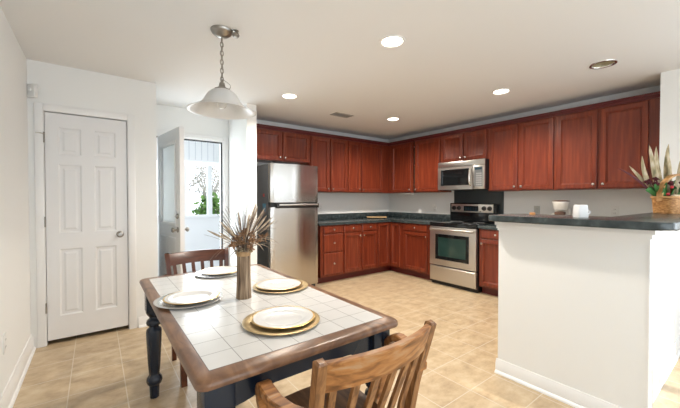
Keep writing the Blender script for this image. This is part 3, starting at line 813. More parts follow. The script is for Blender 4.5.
# ---------------------------------------------------------------- pendant lamp
px, py = 0.708, 2.30
t = thing('pendant_lamp', 'bell-shaped frosted glass pendant lamp hanging on a chain over the table', 'pendant lamp', (px, py, 1.87))
MB().lathe([(0.0, 0.0), (0.074, 0.0), (0.074, -0.006), (0.066, -0.022), (0.040, -0.042), (0.014, -0.050), (0.0, -0.052)], (px, py, CEIL), n=28, cap=False).build('canopy', 'chain_steel', t)
mb = MB(); z = CEIL - 0.05; k = 0
while z > 2.095:
    pr = []
    for i in range(15):
        a = 2 * PI * i / 14; u, v = 0.0105 * math.cos(a), 0.020 * math.sin(a)
        pr.append((px + (u if k % 2 else 0), py + (0 if k % 2 else u), z - 0.019 + v))
    mb.tube(pr, 0.0030, 6, cap=False); z -= 0.030; k += 1
mb.build('chain', 'chain_steel', t)
mb = MB().tube([(px, py, CEIL - 0.05)] + [(px + 0.006 * math.sin(i * 1.4), py + 0.006 * math.cos(i * 1.4), CEIL - 0.06 - i * 0.033) for i in range(10)] + [(px + 0.01, py, 2.07)], 0.0022, 6)
mb.tube([(px + 0.004, py, 2.10)] + [(px + 0.03 * math.sin(PI * i / 8) + 0.045 * i / 8, py - 0.01, 2.10 - 0.06 * i / 8) for i in range(9)], 0.0022, 6)
mb.build('cord', 'chain_steel', t)
mb = MB().lathe([(0.0, 0.07), (0.008, 0.068), (0.011, 0.05), (0.018, 0.045), (0.022, 0.02), (0.034, 0.010), (0.052, 0.002), (0.054, -0.008), (0.03, -0.012), (0.02, -0.05), (0.0, -0.05)], (px, py, 2.032), n=24, cap=False)
mb.build('socket_cap', 'chain_steel', t)
prof = [(0.050, 2.030), (0.075, 2.018), (0.098, 1.998), (0.114, 1.972), (0.128, 1.948), (0.148, 1.926), (0.178, 1.907), (0.210, 1.893), (0.232, 1.884), (0.234, 1.880), (0.230, 1.878),
        (0.208, 1.887), (0.176, 1.901), (0.146, 1.920), (0.124, 1.943), (0.109, 1.969), (0.093, 1.994), (0.072, 2.012), (0.048, 2.024)]
MB().lathe([(r * 0.97, h - 1.87) for r, h in prof], (px, py, 1.87), n=56, cap=False).build('lamp_shade', 'frost_glass', t, 80)
MB().lathe([(0.0, -0.135), (0.016, -0.132), (0.028, -0.118), (0.030, -0.10), (0.022, -0.075), (0.014, -0.05), (0.014, -0.03)], (px, py, 2.032), n=18).build('bulb', 'bulb', t)
mb = MB().lathe([(0.020, 0), (0.020, -0.004), (0.008, -0.008), (0.008, -0.014), (0.021, -0.020), (0.025, -0.032), (0.016, -0.046), (0, -0.048)], (px + 0.080, py - 0.052, CEIL), n=16, cap=False)
tag(mb.build('swag_hook', 'chain_steel'), 'small dark metal hook in the ceiling beside the pendant canopy', 'ceiling hook')

# ---------------------------------------------------------------- dining table
TX0, TX1, TY0, TY1 = 0.215, 1.032, 0.935, 2.432
IX0, IX1, IY0, IY1 = 0.264, 0.985, 0.998, 2.3695
TT = 0.762
t = thing('dining_table', 'dining table with white tile top, brown wood border and navy black legs', 'table', ((TX0 + TX1) / 2, (TY0 + TY1) / 2, 0))
mb = MB()
rr = 0.036
out = arc(TX0 + rr, TY0 + rr, rr, 180, 270) + arc(TX1 - rr, TY0 + rr, rr, 270, 360) + arc(TX1 - rr, TY1 - rr, rr, 0, 90) + arc(TX0 + rr, TY1 - rr, rr, 90, 180)
cx, cy = (TX0 + TX1) / 2, (TY0 + TY1) / 2


def offs(d):      # outline inset by d
    return [((x - cx) * (1 - d / ((TX1 - TX0) / 2)) + cx, (y - cy) * (1 - d / ((TY1 - TY0) / 2)) + cy) for x, y in out]


def inner(x, y):  # matching point on the tile rectangle for each quarter of the outline
    return (IX0 if x < cx else IX1, IY0 if y < cy else IY1)


levels = [(0.012, TT - 0.031), (0.002, TT - 0.026), (0.0, TT - 0.018), (0.002, TT - 0.008), (0.008, TT - 0.002), (0.014, TT)]
R_ = [[mb._v((x, y, z)) for x, y in offs(d)] for d, z in levels]
n = len(out)
for A, B in zip(R_, R_[1:]):
    for i in range(n): mb._f([A[i], A[(i + 1) % n], B[(i + 1) % n], B[i]])
ic = {(a, b): (mb._v((a, b, TT)), mb._v((a, b, TT - 0.031))) for a in (IX0, IX1) for b in (IY0, IY1)}
top = R_[-1]; bot = R_[0]
for i in range(n):
    a, b = inner(*out[i]), inner(*out[(i + 1) % n])
    if a == b:
        mb._f([top[i], top[(i + 1) % n], ic[a][0]]); mb._f([bot[(i + 1) % n], bot[i], ic[a][1]])
    else:
        mb._f([top[i], top[(i + 1) % n], ic[b][0], ic[a][0]]); mb._f([bot[(i + 1) % n], bot[i], ic[a][1], ic[b][1]])
        mb._f([ic[a][0], ic[b][0], ic[b][1], ic[a][1]])
mb.build('border', 'table_wood', t)
# tile field: object coordinates must match the world grid -> material offset is corrected for the table origin
tm = MATS['table_tile'].node_tree
for nd in tm.nodes:
    if nd.type == 'MAPPING' and abs(nd.inputs['Location'].default_value[0]) > 1e-6:
        nd.inputs['Location'].default_value = (cx - IX0, cy - IY0, 0)
MB().box((IX0, IY0, TT - 0.03), (IX1, IY1, TT + 0.0008)).build('tile_top', 'table_tile', t)
lx0, lx1, ly0, ly1 = TX0 + 0.075, TX1 - 0.075, TY0 + 0.085, TY1 - 0.062
AZ0, AZ1 = 0.657, TT - 0.031


def apron(p0, p1, thick):
    """board with a scalloped lower edge near both ends"""
    p0, p1 = Vector(p0), Vector(p1); d = (p1 - p0); L = d.length; d.normalize(); nrm = Vector((-d.y, d.x, 0)) * thick / 2
    mb = MB(); A = []
    for i in range(25):
        s = i / 24; e = min(s, 1 - s) * L
        z = AZ0 - 0.03 * max(0, 1 - (e / 0.13) ** 2)
        A.append((p0 + d * (s * L), z))
    lo1 = [mb._v((p.x + nrm.x, p.y + nrm.y, z)) for p, z in A]; lo2 = [mb._v((p.x - nrm.x, p.y - nrm.y, z)) for p, z in A]
    hi1 = [mb._v((p.x + nrm.x, p.y + nrm.y, AZ1)) for p, z in A]; hi2 = [mb._v((p.x - nrm.x, p.y - nrm.y, AZ1)) for p, z in A]
    for i in range(24):
        mb._f([lo1[i], lo1[i + 1], hi1[i + 1], hi1[i]]); mb._f([lo2[i + 1], lo2[i], hi2[i], hi2[i + 1]])
        mb._f([lo1[i], lo2[i], lo2[i + 1], lo1[i + 1]]); mb._f([hi1[i], hi1[i + 1], hi2[i + 1], hi2[i]])
    mb._f([lo1[0], hi1[0], hi2[0], lo2[0]]); mb._f([lo1[-1], lo2[-1], hi2[-1], hi1[-1]])
    return mb.build('apron', 'navy_paint', t)


apron((lx0 + 0.03, ly0 - 0.015, 0), (lx1 - 0.03, ly0 - 0.015, 0), 0.022); apron((lx0 + 0.03, ly1 + 0.015, 0), (lx1 - 0.03, ly1 + 0.015, 0), 0.022)
apron((lx0 - 0.015, ly0 + 0.03, 0), (lx0 - 0.015, ly1 - 0.03, 0), 0.022); apron((lx1 + 0.015, ly0 + 0.03, 0), (lx1 + 0.015, ly1 - 0.03, 0), 0.022)
LEG = [(0.0, 0.0), (0.026, 0.0), (0.029, 0.075), (0.030, 0.080), (0.040, 0.090), (0.046, 0.108), (0.044, 0.126), (0.034, 0.142), (0.030, 0.150), (0.031, 0.160), (0.036, 0.22), (0.043, 0.36), (0.045, 0.425),
       (0.042, 0.440), (0.028, 0.452), (0.026, 0.460), (0.040, 0.470), (0.044, 0.485), (0.040, 0.500), (0.027, 0.510), (0.026, 0.520), (0.038, 0.535), (0.045, 0.552), (0.045, 0.562), (0.0, 0.565)]
for x in (lx0, lx1):
    for y in (ly0, ly1):
        mb = MB().box((x - 0.046, y - 0.046, 0.557), (x + 0.046, y + 0.046, AZ1), 0.004)
        mb.lathe(LEG, (x, y, 0), n=20, cap=False)
        mb.build('leg', 'navy_paint', t, 40)


# ---------------------------------------------------------------- armchairs
def make_chair(name, label, mats):
    """faces local +Y, origin on the floor under the seat; built at the world origin"""
    rail_m, up_m, seat_m, arm_m = mats
    r = thing(name, label, 'chair', (0, 0, 0), 'wooden armchairs at the dining table')
    SZ = 0.435
    # saddle seat
    mb = MB(); nx, ny = 12, 10; top = []; bt = []
    for j in range(ny + 1):
        a = []; b = []
        for i in range(nx + 1):
            u, v = i / nx * 2 - 1, j / ny
            y = -0.205 + 0.43 * v + 0.015 * (1 - u * u) * (1 if v > 0.5 else -0.3)
            x = u * (0.200 + 0.022 * v)
            dip = 0.014 * (1 - u * u) * math.sin(PI * min(1, v * 1.25)) - 0.004 * (1 - abs(u)) * (v > 0.7)
            a.append(mb._v((x, y, SZ - dip))); b.append(mb._v((x * 0.985, y * 0.985, SZ - 0.034)))
        top.append(a); bt.append(b)
    for j in range(ny):
        for i in range(nx):
            mb._f([top[j][i], top[j][i + 1], top[j + 1][i + 1], top[j + 1][i]]); mb._f([bt[j][i + 1], bt[j][i], bt[j + 1][i], bt[j + 1][i + 1]])
    for j in range(ny):
        mb._f([top[j][0], top[j + 1][0], bt[j + 1][0], bt[j][0]]); mb._f([top[j + 1][nx], top[j][nx], bt[j][nx], bt[j + 1][nx]])
    for i in range(nx):
        mb._f([top[0][i + 1], top[0][i], bt[0][i], bt[0][i + 1]]); mb._f([top[ny][i], top[ny][i + 1], bt[ny][i + 1], bt[ny][i]])
    mb.build('seat', seat_m, r)
    # rear posts run from the floor to the top of the back
    bx, ty, tz = 0.232, -0.275, 0.840

    def sq(a, b): return [(-a, -b), (a, -b), (a, b), (-a, b)]
    for s in (-1, 1):
        pts = [(s * 0.190, -0.245, 0.0), (s * 0.197, -0.205, 0.25), (s * 0.204, -0.190, 0.45), (s * 0.216, -0.218, 0.62), (s * bx, ty, tz)]
        # smooth the polyline
        sm = []
        for i in range(len(pts) - 1):
            for k in range(4):
                q = k / 4; sm.append(Vector(pts[i]).lerp(Vector(pts[i + 1]), q))
        sm.append(Vector(pts[-1]))
        prs = [sq(0.0155, 0.014)] * (len(sm) - 1)
        sm += [sm[-1] + Vector((0, -0.001, 0.001)), sm[-1] + Vector((0, -0.002, 0.005))]; prs += [sq(0.0155, 0.014), sq(0.0145, 0.013), sq(0.009, 0.008)]
        mb = MB().sweep(sm, prs, (1, 0, 0))
        mb.build('post', up_m, r)
    # curved crest rail between the posts
    mb = MB(); n = 16; L = []
    for i in range(n + 1):
        u = i / n * 2 - 1; x = u * (bx - 0.012); bow = -0.046 * (1 - u * u)
        zt = tz - 0.002 + 0.004 * (1 - u * u); zb = tz - 0.094 + 0.004 * (1 - u * u)
        y1, y0 = ty + bow + 0.004, ty + bow + 0.034
        L.append([mb._v((x, y1 - 0.016, zt - 0.004)), mb._v((x, y1 - 0.012, zt)), mb._v((x, y1 + 0.006, zt)), mb._v((x, y1 + 0.010, zt - 0.004)), mb._v((x, y0 + 0.004, zb)), mb._v((x, y0 - 0.020, zb))])
    for A, B in zip(L, L[1:]):
        for k in range(6): mb._f([A[k], A[(k + 1) % 6], B[(k + 1) % 6], B[k]])
    mb._f(L[0]); mb._f(list(reversed(L[-1])))
    mb.build('crest_rail', rail_m, r)
    # slats fanning from seat to crest
    for i in range(6):
        u = (i - 2.5) / 3.05
        x0, x1 = u * 0.190, u * 0.222
        bow = -0.046 * (1 - u * u)
        pts = [(x0, -0.175 - 0.015 * (1 - u * u), SZ - 0.012), (x0 * 0.6 + x1 * 0.4, -0.196 - 0.02 * (1 - u * u), 0.56), (x1, ty + bow + 0.026, tz - 0.075)]
        mb = MB().sweep([Vector(pts[0]).lerp(Vector(pts[1]), k / 4) for k in range(4)] + [Vector(pts[1]).lerp(Vector(pts[2]), k / 4) for k in range(5)], sq(0.0125, 0.006), (1, 0, 0))
        mb.build('slat', up_m, r)
    # bent arms flowing into the front supports
    for s in (-1, 1):
        pts = [(s * 0.232, -0.245, 0.672), (s * 0.246, -0.222, 0.674), (s * 0.276, -0.180, 0.680), (s * 0.294, -0.13, 0.689), (s * 0.296, -0.075, 0.699)]
        for k in range(1, 8):
            a = k / 7 * PI / 2
            pts.append((s * (0.295 - 0.015 * k / 7), -0.072 + 0.062 * math.sin(a), 0.701 - 0.075 * (1 - math.cos(a))))
        pts += [(s * 0.254, -0.008, 0.50), (s * 0.228, 0.0, 0.405)]
        pr = []
        for i, p in enumerate(pts):
            wd = 0.018 + 0.004 * math.sin(PI * min(1, i / 10)) if i < 10 else 0.018
            pr.append([(-wd, -0.012), (-wd * 0.8, -0.014), (wd * 0.8, -0.014), (wd, -0.012), (wd, 0.010), (wd * 0.8, 0.014), (-wd * 0.8, 0.014), (-wd, 0.010)])
        mb = MB().sweep(pts, pr, (1, 0, 0))
        mb.build('arm', arm_m, r)
        mb = MB().sweep([(s * 0.205, 0.190, 0.0), (s * 0.208, 0.185, 0.2), (s * 0.212, 0.178, 0.402)], sq(0.019, 0.019), (1, 0, 0)); mb.build('leg', up_m, r)
        mb = MB().tube([(s * 0.206, 0.186, 0.19), (s * 0.196, -0.214, 0.21)], 0.011, 10); mb.build('stretcher', up_m, r)
    MB().tube([(-0.205, 0.187, 0.27), (0.205, 0.187, 0.27)], 0.011, 10).build('stretcher', up_m, r)
    MB().tube([(-0.194, -0.218, 0.27), (0.194, -0.218, 0.27)], 0.011, 10).build('stretcher', up_m, r)
    return r


near = make_chair('armchair', 'worn honey oak slat-back armchair at the near end of the table', ('oak', 'oak_upright', 'seat_oak', 'oak'))
near.location = (0.702, 0.985, 0)
far = make_chair('armchair', 'dark red-brown slat-back wooden chair at the far end of the table', ('walnut', 'walnut', 'walnut', 'walnut'))
far.location = (0.672, 2.575, 0); far.rotation_euler = (0, 0, math.radians(180))

# ---------------------------------------------------------------- place settings
CH = [(0.008 * 0, 0.0), (0.10, 0.0), (0.118, 0.003), (0.128, 0.005), (0.156, 0.0085), (0.159, 0.0105), (0.156, 0.0115), (0.128, 0.0085), (0.116, 0.0055), (0.0, 0.0050)]
PL = [(0.0, 0.0), (0.072, 0.0), (0.078, 0.003), (0.090, 0.008), (0.128, 0.0125), (0.1315, 0.0145), (0.128, 0.0160), (0.090, 0.0120), (0.081, 0.0065), (0.074, 0.0048), (0.0, 0.0045)]
RIM = [(0.1235, 0.0158), (0.1285, 0.0164), (0.1320, 0.0148), (0.1285, 0.0120), (0.1270, 0.0130)]
sett = [((0.372, 1.755), 'silver', (0.012, -0.004), 'beside the left long edge, nearest the closet door'), ((0.672, 2.262), 'silver', (0.008, 0.006), 'before the dark far chair'),
        ((0.852, 1.700), 'gold', (-0.010, 0.002), 'right of the reed vase, near the refrigerator side'), ((0.612, 1.215), 'gold', (0.010, 0.004), 'before the near oak armchair')]
for (x, y), kind, (dx, dy), where in sett:
    z = TT + 0.0008
    o = MB().lathe(CH, (x, y, z), n=48, cap=False).build('charger_plate', kind + '_plate'); o.data.shade_smooth()
    tag(o, 'round %s charger plate %s' % (kind, where), 'charger plate', 'charger plates under the dinner plates')
    p = thing('dinner_plate', 'white dinner plate with thin gold rim on the %s charger %s' % (kind, where.replace(', nearest the closet door', '').replace(', near the refrigerator side', '')), 'plate', (x + dx, y + dy, z + 0.0055), 'white dinner plates on chargers')
    q = MB().lathe(PL, (x + dx, y + dy, z + 0.0055), n=48, cap=False).build('dish', 'porcelain', p, 60)
    MB().lathe(RIM, (x + dx, y + dy, z + 0.0055), n=48, cap=False).build('rim', 'gold', p, 60)

# ---------------------------------------------------------------- vase and dried arrangement
vx, vy, vz = 0.607, 1.632, TT + 0.0008
t = thing('vase', 'tall round vase of bundled brown reeds in the middle of the table', 'vase', (vx, vy, vz))
mb = MB(); n = 30
for k in range(n):
    a = 2 * PI * k / n; r0, r1 = 0.0335 + random.uniform(-.001, .001), 0.029
    mb.tube([(vx + r0 * math.cos(a), vy + r0 * math.sin(a), vz), (vx + 0.0295 * math.cos(a), vy + 0.0295 * math.sin(a), vz + 0.11), (vx + r1 * math.cos(a), vy + r1 * math.sin(a), vz + 0.243)], 0.0046, 6)
mb.lathe([(0.0, 0.0), (0.032, 0.0), (0.028, 0.11), (0.028, 0.238), (0.024, 0.238), (0.024, 0.02), (0, 0.02)], (vx, vy, vz), n=24, cap=False)
mb.build('reed_bundle', 'reed', t)
MB().lathe([(0.0335, 0.0), (0.0350, 0.003), (0.0350, 0.020), (0.0335, 0.024), (0.028, 0.024), (0.028, 0.0)], (vx, vy, vz + 0.218), n=30, cap=False).build('band', 'reed_band', t)

vb = vz + 0.03; zt = vz + 0.243
t = thing('dried_arrangement', 'bunch of dried grasses, plumes and rust flowers standing in the reed vase', 'dried flowers', (vx, vy, vb))
rx_ = Vector((math.cos(math.radians(37)), -math.sin(math.radians(37)), 0)); fy_ = Vector((math.sin(math.radians(37)), math.cos(math.radians(37)), 0))
V0 = Vector((vx, vy, 0))


def stem_pts(a, out, h, sag=0.0, n=8):
    """from inside the vase up and outward; a = azimuth, out = horizontal reach, h = height above the rim"""
    d = rx_ * math.cos(a) + fy_ * math.sin(a); P = []; h = h * 0.92
    for i in range(n + 1):
        s = i / n
        P.append(V0 + d * (0.018 * s + out * s ** 1.8) + Vector((0, 0, vb + (zt - vb) * min(1, s * 2.2) + h * max(0, s * 1.25 - 0.25) - sag * s ** 4)))
    return P


mb = MB()
for k in range(64):
    a = random.uniform(0, 2 * PI)
    mb.tube(stem_pts(a, random.uniform(0.02, 0.14), random.uniform(0.12, 0.26)), [0.0020 - 0.00014 * i for i in range(9)], 4)
tw = mb.build('twigs', 'dry_twig', t); tw['kind'] = 'stuff'
mb = MB()
for k in range(30):
    a = random.uniform(0, 2 * PI)
    P = stem_pts(a, random.uniform(0.05, 0.17), random.uniform(0.06, 0.2), random.uniform(0, 0.05)); mb.tube(P, [0.0018 - 0.00015 * i for i in range(9)], 4)
tw = mb.build('grass_stems', 'dry_grass', t); tw['kind'] = 'stuff'
for a, out, h, sag in ((math.radians(180), 0.17, 0.115, 0.0), (math.radians(165), 0.13, 0.10, 0), (math.radians(25), 0.15, 0.17, 0), (math.radians(5), 0.09, 0.24, 0), (math.radians(60), 0.07, 0.26, 0),
                       (math.radians(-20), 0.12, 0.20, 0), (math.radians(-60), 0.10, 0.16, 0), (math.radians(-120), 0.09, 0.15, 0), (math.radians(195), 0.10, 0.17, 0), (math.radians(120), 0.11, 0.22, 0), (math.radians(40), 0.10, 0.22, 0), (math.radians(12), 0.13, 0.20, 0.01), (math.radians(-10), 0.06, 0.25, 0), (math.radians(80), 0.05, 0.20, 0)):
    P = stem_pts(a, out, h, sag)
    e = [P[4].lerp(P[8], i / 6) for i in range(7)]
    mb = MB().tube(P[:7], 0.0017, 5); mb.tube([P[5].lerp(P[8], i / 6) for i in range(7)], [0.002, 0.004, 0.0052, 0.0055, 0.0050, 0.0036, 0.0012], 8)
    mb.build('plume', 'plume', t)
for a, out, h, sag in ((math.radians(185), 0.16, 0.09, 0.14), (math.radians(200), 0.12, 0.08, 0.10), (math.radians(0), 0.14, 0.10, 0.10), (math.radians(-15), 0.16, 0.15, 0.09), (math.radians(10), 0.15, 0.20, 0.07), (math.radians(-90), 0.12, 0.08, 0.07), (math.radians(215), 0.05, 0.03, 0.05), (math.radians(-5), 0.17, 0.18, 0.13), (math.radians(15), 0.12, 0.12, 0.08), (math.radians(170), 0.12, 0.12, 0.10), (math.radians(-40), 0.15, 0.13, 0.10)):
    P = stem_pts(a, out, h, sag, 10); mb = MB()
    d = (P[-1] - P[0]); sd_ = d.cross(Vector((0, 0, 1))).normalized()
    mb.sweep(P[3:], [[(-w_, -0.0006), (w_, -0.0006), (w_, 0.0006), (-w_, 0.0006)] for w_ in (0.003, 0.005, 0.006, 0.0065, 0.006, 0.005, 0.0035, 0.001)], sd_)
    mb.build('dried_leaf', 'dry_grass', t)
for a, out, h in ((200, 0.02, 0.04), (-75, 0.055, 0.10), (-20, 0.03, 0.09), (-110, 0.02, 0.07), (-50, 0.07, 0.03), (0, 0.085, 0.075), (-80, 0.03, 0.05), (-40, 0.05, 0.06), (-130, 0.045, 0.035), (20, 0.06, 0.05), (90, 0.03, 0.08), (-60, 0.015, 0.10), (150, 0.05, 0.06)):
    P = stem_pts(math.radians(a), out, h); c = P[-1]; mb = MB()
    mb.tube(P, 0.0016, 5)
    for k in range(14):
        d = Vector((random.gauss(0, 1), random.gauss(0, 1), random.gauss(0.4, 0.8))).normalized() * random.uniform(0.016, 0.034)
        mb.leaf(c, c + d, 0.011, n=4)
    mb.build('flower_head', 'rust_petal', t)
for a, out, h in ((205, 0.03, 0.012), (-30, 0.05, 0.02), (-100, 0.035, 0.015), (-70, 0.03, 0.03)):
    P = stem_pts(math.radians(a), out, h); mb = MB()
    mb.leaf(P[4], P[-1] + Vector((0, 0, -0.012)), 0.03, n=6); mb.build('pale_leaf', 'tan_leaf', t)

# ---------------------------------------------------------------- basket with dried plants on the bar
bx_, by_, bz_ = 3.80, 0.448, 1.1555
t = thing('basket', 'golden wicker basket with arched handle on the bar top', 'basket', (bx_, by_, bz_))
HL, HW, H_ = 0.20, 0.085, 0.13
bm_ = Matrix.Translation((bx_, by_, bz_)) @ Matrix.Rotation(math.radians(-25.5), 4, 'Z')     # local x = long side
mb = MB(bm_); NS = 72; rows = 16; G = []
for j in range(rows + 1):
    f = j / rows; ring = []
    for i in range(NS):
        a = 2 * PI * i / NS; c, s = math.cos(a), math.sin(a)
        e = 0.42; k = 0.93 + 0.07 * f + 0.010 * ((-1) ** (i // 2 + j))
        ring.append(mb._v((HL * k * math.copysign(abs(c) ** e, c), HW * k * math.copysign(abs(s) ** e, s), H_ * f)))
    G.append(ring)
for A, B in zip(G, G[1:]):
    for i in range(NS): mb._f([A[i], A[(i + 1) % NS], B[(i + 1) % NS], B[i]])
mb._f(list(reversed(G[0])))
mb.build('basket_body', 'wicker', t, 60)
mb = MB(bm_); pr = []
for i in range(73):
    a = 2 * PI * i / 72; c, s = math.cos(a), math.sin(a); pr.append((HL * 1.01 * math.copysign(abs(c) ** 0.42, c), HW * 1.01 * math.copysign(abs(s) ** 0.42, s), H_))
mb.tube(pr, 0.009, 8, cap=False); mb.build('rim', 'wicker_handle', t, 60)
hp = [(-HL * math.cos(PI * i / 28), 0, H_ - 0.03 + 0.215 * math.sin(PI * i / 28) ** 0.75) for i in range(29)]
MB(bm_).sweep(hp, [(-0.020, -0.006), (0.020, -0.006), (0.020, 0.006), (-0.020, 0.006)], (0, 1, 0)).build('handle', 'wicker_handle', t)
mb = MB(bm_).box((-0.15, -0.070, 0.095), (0.03, -0.035, 0.152), 0.010)
tag(mb.build('folded_napkin', 'cloth'), 'folded cream cloth tucked inside the wicker basket', 'napkin')
t = thing('plant_arrangement', 'arrangement of long tan leaves, green leaves and dark red flowers in the basket', 'dried plants', (bx_, by_, bz_ + 0.02))
MB(bm_).lathe([(0, 0.0), (0.07, 0.0), (0.075, 0.10), (0.05, 0.145), (0, 0.155)], (-0.07, 0.005, 0.005), n=20, cap=False).build('moss', 'brown_plastic', t)
MB(bm_).lathe([(0, 0.0), (0.07, 0.0), (0.075, 0.10), (0.05, 0.145), (0, 0.155)], (0.08, 0.005, 0.005), n=20, cap=False).build('moss', 'brown_plastic', t)
SR = rx_; B0 = Vector((bx_, by_, bz_ + 0.10))
for tx, dh, bx2, wd, bend in ((-0.37, 0.29, -0.13, 0.036, 0.01), (-0.285, 0.37, -0.15, 0.044, -0.025), (-0.265, 0.30, -0.10, 0.032, -0.03), (-0.205, 0.46, -0.13, 0.052, 0.01), (-0.125, 0.455, -0.10, 0.050, -0.012), (-0.085, 0.43, -0.09, 0.034, 0.03),
                            (-0.02, 0.475, -0.06, 0.056, -0.012), (0.04, 0.33, -0.03, 0.044, 0.02), (0.10, 0.43, 0.03, 0.05, 0.02), (0.19, 0.34, 0.08, 0.044, 0.01)):
    b = B0 + SR * bx2 + fy_ * random.uniform(0.0, 0.03)
    MB().leaf(b, B0 + SR * tx + Vector((0, 0, dh)) + fy_ * random.uniform(0.01, 0.07), wd, SR * bend, 12, side=SR, blunt=0.6).build('tan_leaf', 'tan_leaf', t)
MB().leaf(B0 + SR * -0.16, B0 + SR * -0.50 + Vector((0, 0, 0.265)), 0.018, Vector((0, 0, 0.035)), 10, side=(0, 0, 1)).build('dark_leaf', 'burgundy', t)
for dl, df, dh, b0 in ((-0.30, -0.03, 0.085, -0.17), (-0.25, -0.05, 0.13, -0.15), (-0.22, -0.09, 0.075, -0.13), (-0.13, -0.11, 0.10, -0.09), (-0.09, -0.10, 0.07, -0.03), (-0.02, -0.11, 0.10, 0.0), (0.05, -0.11, 0.08, 0.03), (0.12, -0.10, 0.10, 0.08), (-0.10, -0.07, 0.165, -0.08), (-0.17, -0.07, 0.15, -0.12)):
    b = B0 + SR * b0 + fy_ * df * 0.3 + Vector((0, 0, 0.04))
    MB().leaf(b, B0 + SR * dl + fy_ * df + Vector((0, 0, dh)), 0.058, Vector((0, 0, 0.025)), 8, side=SR * 0.25 + Vector((0, 0, 0.9)), blunt=0.8).build('green_leaf', 'green_leaf', t)
for dl, df, dh, r in ((-0.27, -0.02, 0.155, 0.034), (-0.22, -0.03, 0.135, 0.032), (-0.20, -0.01, 0.18, 0.026), (-0.13, -0.06, 0.14, 0.026), (-0.05, -0.07, 0.15, 0.026), (0.04, -0.06, 0.16, 0.03)):
    c = B0 + SR * dl + fy_ * df + Vector((0, 0, dh)); mb = MB().tube([B0 + SR * dl * 0.5, c], 0.002, 5)
    for k in range(26):
        d = Vector((random.gauss(0, 1), random.gauss(0, 1), random.gauss(0.2, 1))).normalized() * r * random.uniform(0.6, 1)
        mb.leaf(c, c + d, r * 0.7, n=3)
    mb.build('red_flower', 'burgundy', t)
for dl, df, dh in ((-0.07, -0.10, 0.13), (-0.025, -0.105, 0.12), (-0.16, -0.10, 0.11), (-0.20, -0.11, 0.055)):
    c = B0 + SR * dl + fy_ * df + Vector((0, 0, dh))
    MB().tube([B0 + SR * dl * 0.6, c], 0.0015, 5).lathe([(0, -0.012), (0.009, -0.009), (0.012, 0), (0.009, 0.009), (0, 0.012)], c, n=12).build('berry', 'red_berry', t)

# ---------------------------------------------------------------- small things on the worktops and bar
cm = (4.42, 1.49)
t = thing('coffee_maker', 'white drip coffee maker on the worktop behind the bar', 'coffee maker', (cm[0], cm[1], 0.9155))
z0 = 0.9155
MB().box((cm[0] - 0.11, cm[1] - 0.085, z0), (cm[0] + 0.11, cm[1] + 0.085, z0 + 0.035), 0.01).build('base', 'white_plastic', t)
MB().box((cm[0] + 0.02, cm[1] - 0.08, z0 + 0.035), (cm[0] + 0.11, cm[1] + 0.08, z0 + 0.24), 0.012).build('water_tank', 'white_plastic', t)
MB().lathe([(0.062, 0.0), (0.070, 0.01), (0.082, 0.075), (0.086, 0.095), (0.084, 0.10), (0, 0.10)], (cm[0] - 0.025, cm[1], z0 + 0.225), n=28).build('filter_basket', 'white_plastic', t)
MB().lathe([(0.080, 0.0), (0.088, 0.002), (0.088, 0.010), (0.06, 0.016), (0, 0.016)], (cm[0] - 0.025, cm[1], z0 + 0.325), n=28).build('lid', 'brown_plastic', t)
cr = MB().lathe([(0.0, 0.0), (0.06, 0.0), (0.068, 0.02), (0.070, 0.09), (0.055, 0.13), (0.05, 0.135)], (cm[0] - 0.045, cm[1], z0 + 0.036), n=28).build('carafe', 'carafe_tan', t)
MB().lathe([(0.052, 0.0), (0.056, 0.004), (0.056, 0.03), (0.03, 0.038), (0, 0.04)], (cm[0] - 0.045, cm[1], z0 + 0.170), n=24).build('carafe_lid', 'brown_plastic', cr)
hd = [(cm[0] - 0.06, cm[1] + 0.06 + 0.055 * math.sin(PI * i / 8), z0 + 0.06 + 0.115 * i / 8) for i in range(9)]
MB().tube(hd, 0.010, 8).build('carafe_handle', 'white_plastic', cr)
# white tapered canister with a small handle on the bar
kx, ky = 2.475, 0.728
t = thing('canister', 'small white tapered canister with side handle on the bar top', 'canister', (kx, ky, 1.1555))
mb = MB(Matrix.Translation((kx, ky, 1.1555)) @ Matrix.Rotation(math.radians(-37), 4, 'Z'))
G = []
for f, k in ((0, 1.0), (0.06, 1.04), (0.5, 0.98), (0.92, 0.92), (0.98, 0.88), (1.0, 0.80)):
    G.append([mb._v((0.033 * k * math.copysign(abs(math.cos(2 * PI * i / 32)) ** 0.35, math.cos(2 * PI * i / 32)), 0.030 * k * math.copysign(abs(math.sin(2 * PI * i / 32)) ** 0.35, math.sin(2 * PI * i / 32)), 0.080 * f)) for i in range(32)])
for A, B in zip(G, G[1:]):
    for i in range(32): mb._f([A[i], A[(i + 1) % 32], B[(i + 1) % 32], B[i]])
mb._f(list(reversed(G[0]))); mb._f(G[-1])
mb.build('body', 'bright_white', t, 50)
mb = MB(Matrix.Translation((kx, ky, 1.1555)) @ Matrix.Rotation(math.radians(-37), 4, 'Z'))
mb.tube([(0.030, 0, 0.05)] + [(0.032 + 0.028 * math.sin(PI * i / 8), 0, 0.05 - 0.035 * i / 8) for i in range(1, 8)] + [(0.030, 0, 0.014)], 0.004, 8)
mb.build('handle', 'bright_white', t)
mb = MB().lathe([(0.0, 0.0), (0.019, 0.0), (0.020, 0.003), (0.019, 0.014), (0.016, 0.017), (0.004, 0.0165), (0, 0.018)], (2.60, 1.065, 1.1555), n=20, cap=False)
tag(mb.build('candle', 'peach'), 'tiny orange candle near the left end of the bar top', 'candle')
t = thing('cutting_board', 'small light wood cutting board with dark feet in the worktop corner', 'cutting board', (4.10, 4.33, 0.9155))
fb = Matrix.Translation((4.10, 4.33, 0.9155)) @ Matrix.Rotation(math.radians(-40), 4, 'Z')
MB(fb).box((-0.175, -0.11, 0.012), (0.175, 0.11, 0.032), 0.005).build('board', 'board_wood', t)
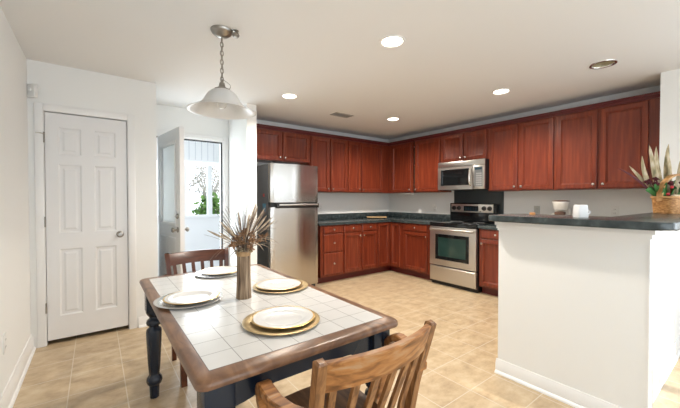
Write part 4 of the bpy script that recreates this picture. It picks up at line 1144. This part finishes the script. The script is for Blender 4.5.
for sx in (-1, 1):
    for sy in (-1, 1): MB(fb).lathe([(0.012, 0), (0.014, 0.012)], (sx * 0.14, sy * 0.08, 0), n=12).build('foot', 'black_plastic', t)
mb = MB().box((XB + 0.02, 3.72, UZ0 - 0.030), (XB + 0.09, 4.02, UZ0 - 0.001), 0.006)
t = thing('cabinet_light', 'slim white light bar under the wall cabinet left of the microwave', 'under-cabinet light', (XB + 0.055, 3.87, UZ0 - 0.03))
mb.build('housing', 'outlet_white', t)
MB().box((XB + 0.03, 3.74, UZ0 - 0.034), (XB + 0.08, 4.00, UZ0 - 0.030), 0.001).build('diffuser', 'bright_white', t)


def outlet(fr, u, v, label, m1='outlet_white'):
    t = thing('outlet', label, 'outlet', fr @ Vector((u, v, 0)), 'wall outlets')
    MB(fr).rings(u - 0.036, u + 0.036, v - 0.058, v + 0.058, [(0, 0), (0, 0.004), (0.004, 0.006)]).build('cover_plate', m1, t)
    for s in (-1, 1):
        r = MB(fr).box((u - 0.017, v + s * 0.021 - 0.014, 0.005), (u + 0.017, v + s * 0.021 + 0.014, 0.008), 0.002).build('socket', m1, t)
        mb = MB(fr)
        for q in (-0.007, 0.006): mb.box((u + q, v + s * 0.021 - 0.006, 0.008), (u + q + 0.0025, v + s * 0.021 + 0.005, 0.0085))
        mb.build('slot', 'slot', r)


FR = frameB(XR)
outlet(FR, 1.845, 1.12, 'grey wall outlet between range and coffee maker', 'outlet_grey')
outlet(FR, 1.042, 1.135, 'white wall outlet near the basket, above the bar')
outlet(FR, 3.453, 1.114, 'white wall outlet left of the range above the backsplash')
outlet(frameA(YB), 3.02, 1.13, 'white wall outlet on the back wall near the refrigerator')
outlet(Matrix(((0, 0, 1, XL), (-1, 0, 0, 0), (0, 1, 0, 0), (0, 0, 0, 1))), -2.763, 0.406, 'low white wall outlet on the left wall by the floor')
t = thing('motion_sensor', 'small white motion sensor high in the corner by the closet door', 'sensor', (XL + 0.035, YC - 0.03, 2.13))
MB(Matrix.Translation((XL + 0.034, YC - 0.034, 2.13)) @ Matrix.Rotation(math.radians(-45), 4, 'Z')).box((-0.042, -0.018, -0.01), (0.042, 0.018, 0.10), 0.008).build('housing', 'outlet_white', t)
MB(Matrix.Translation((XL + 0.034, YC - 0.034, 2.13)) @ Matrix.Rotation(math.radians(-45), 4, 'Z')).lathe([(0.016, 0.018), (0.014, 0.024), (0, 0.028)], (0, 0, 0.05), (0, -1, 0), 16).build('lens', 'trim_paint', t)
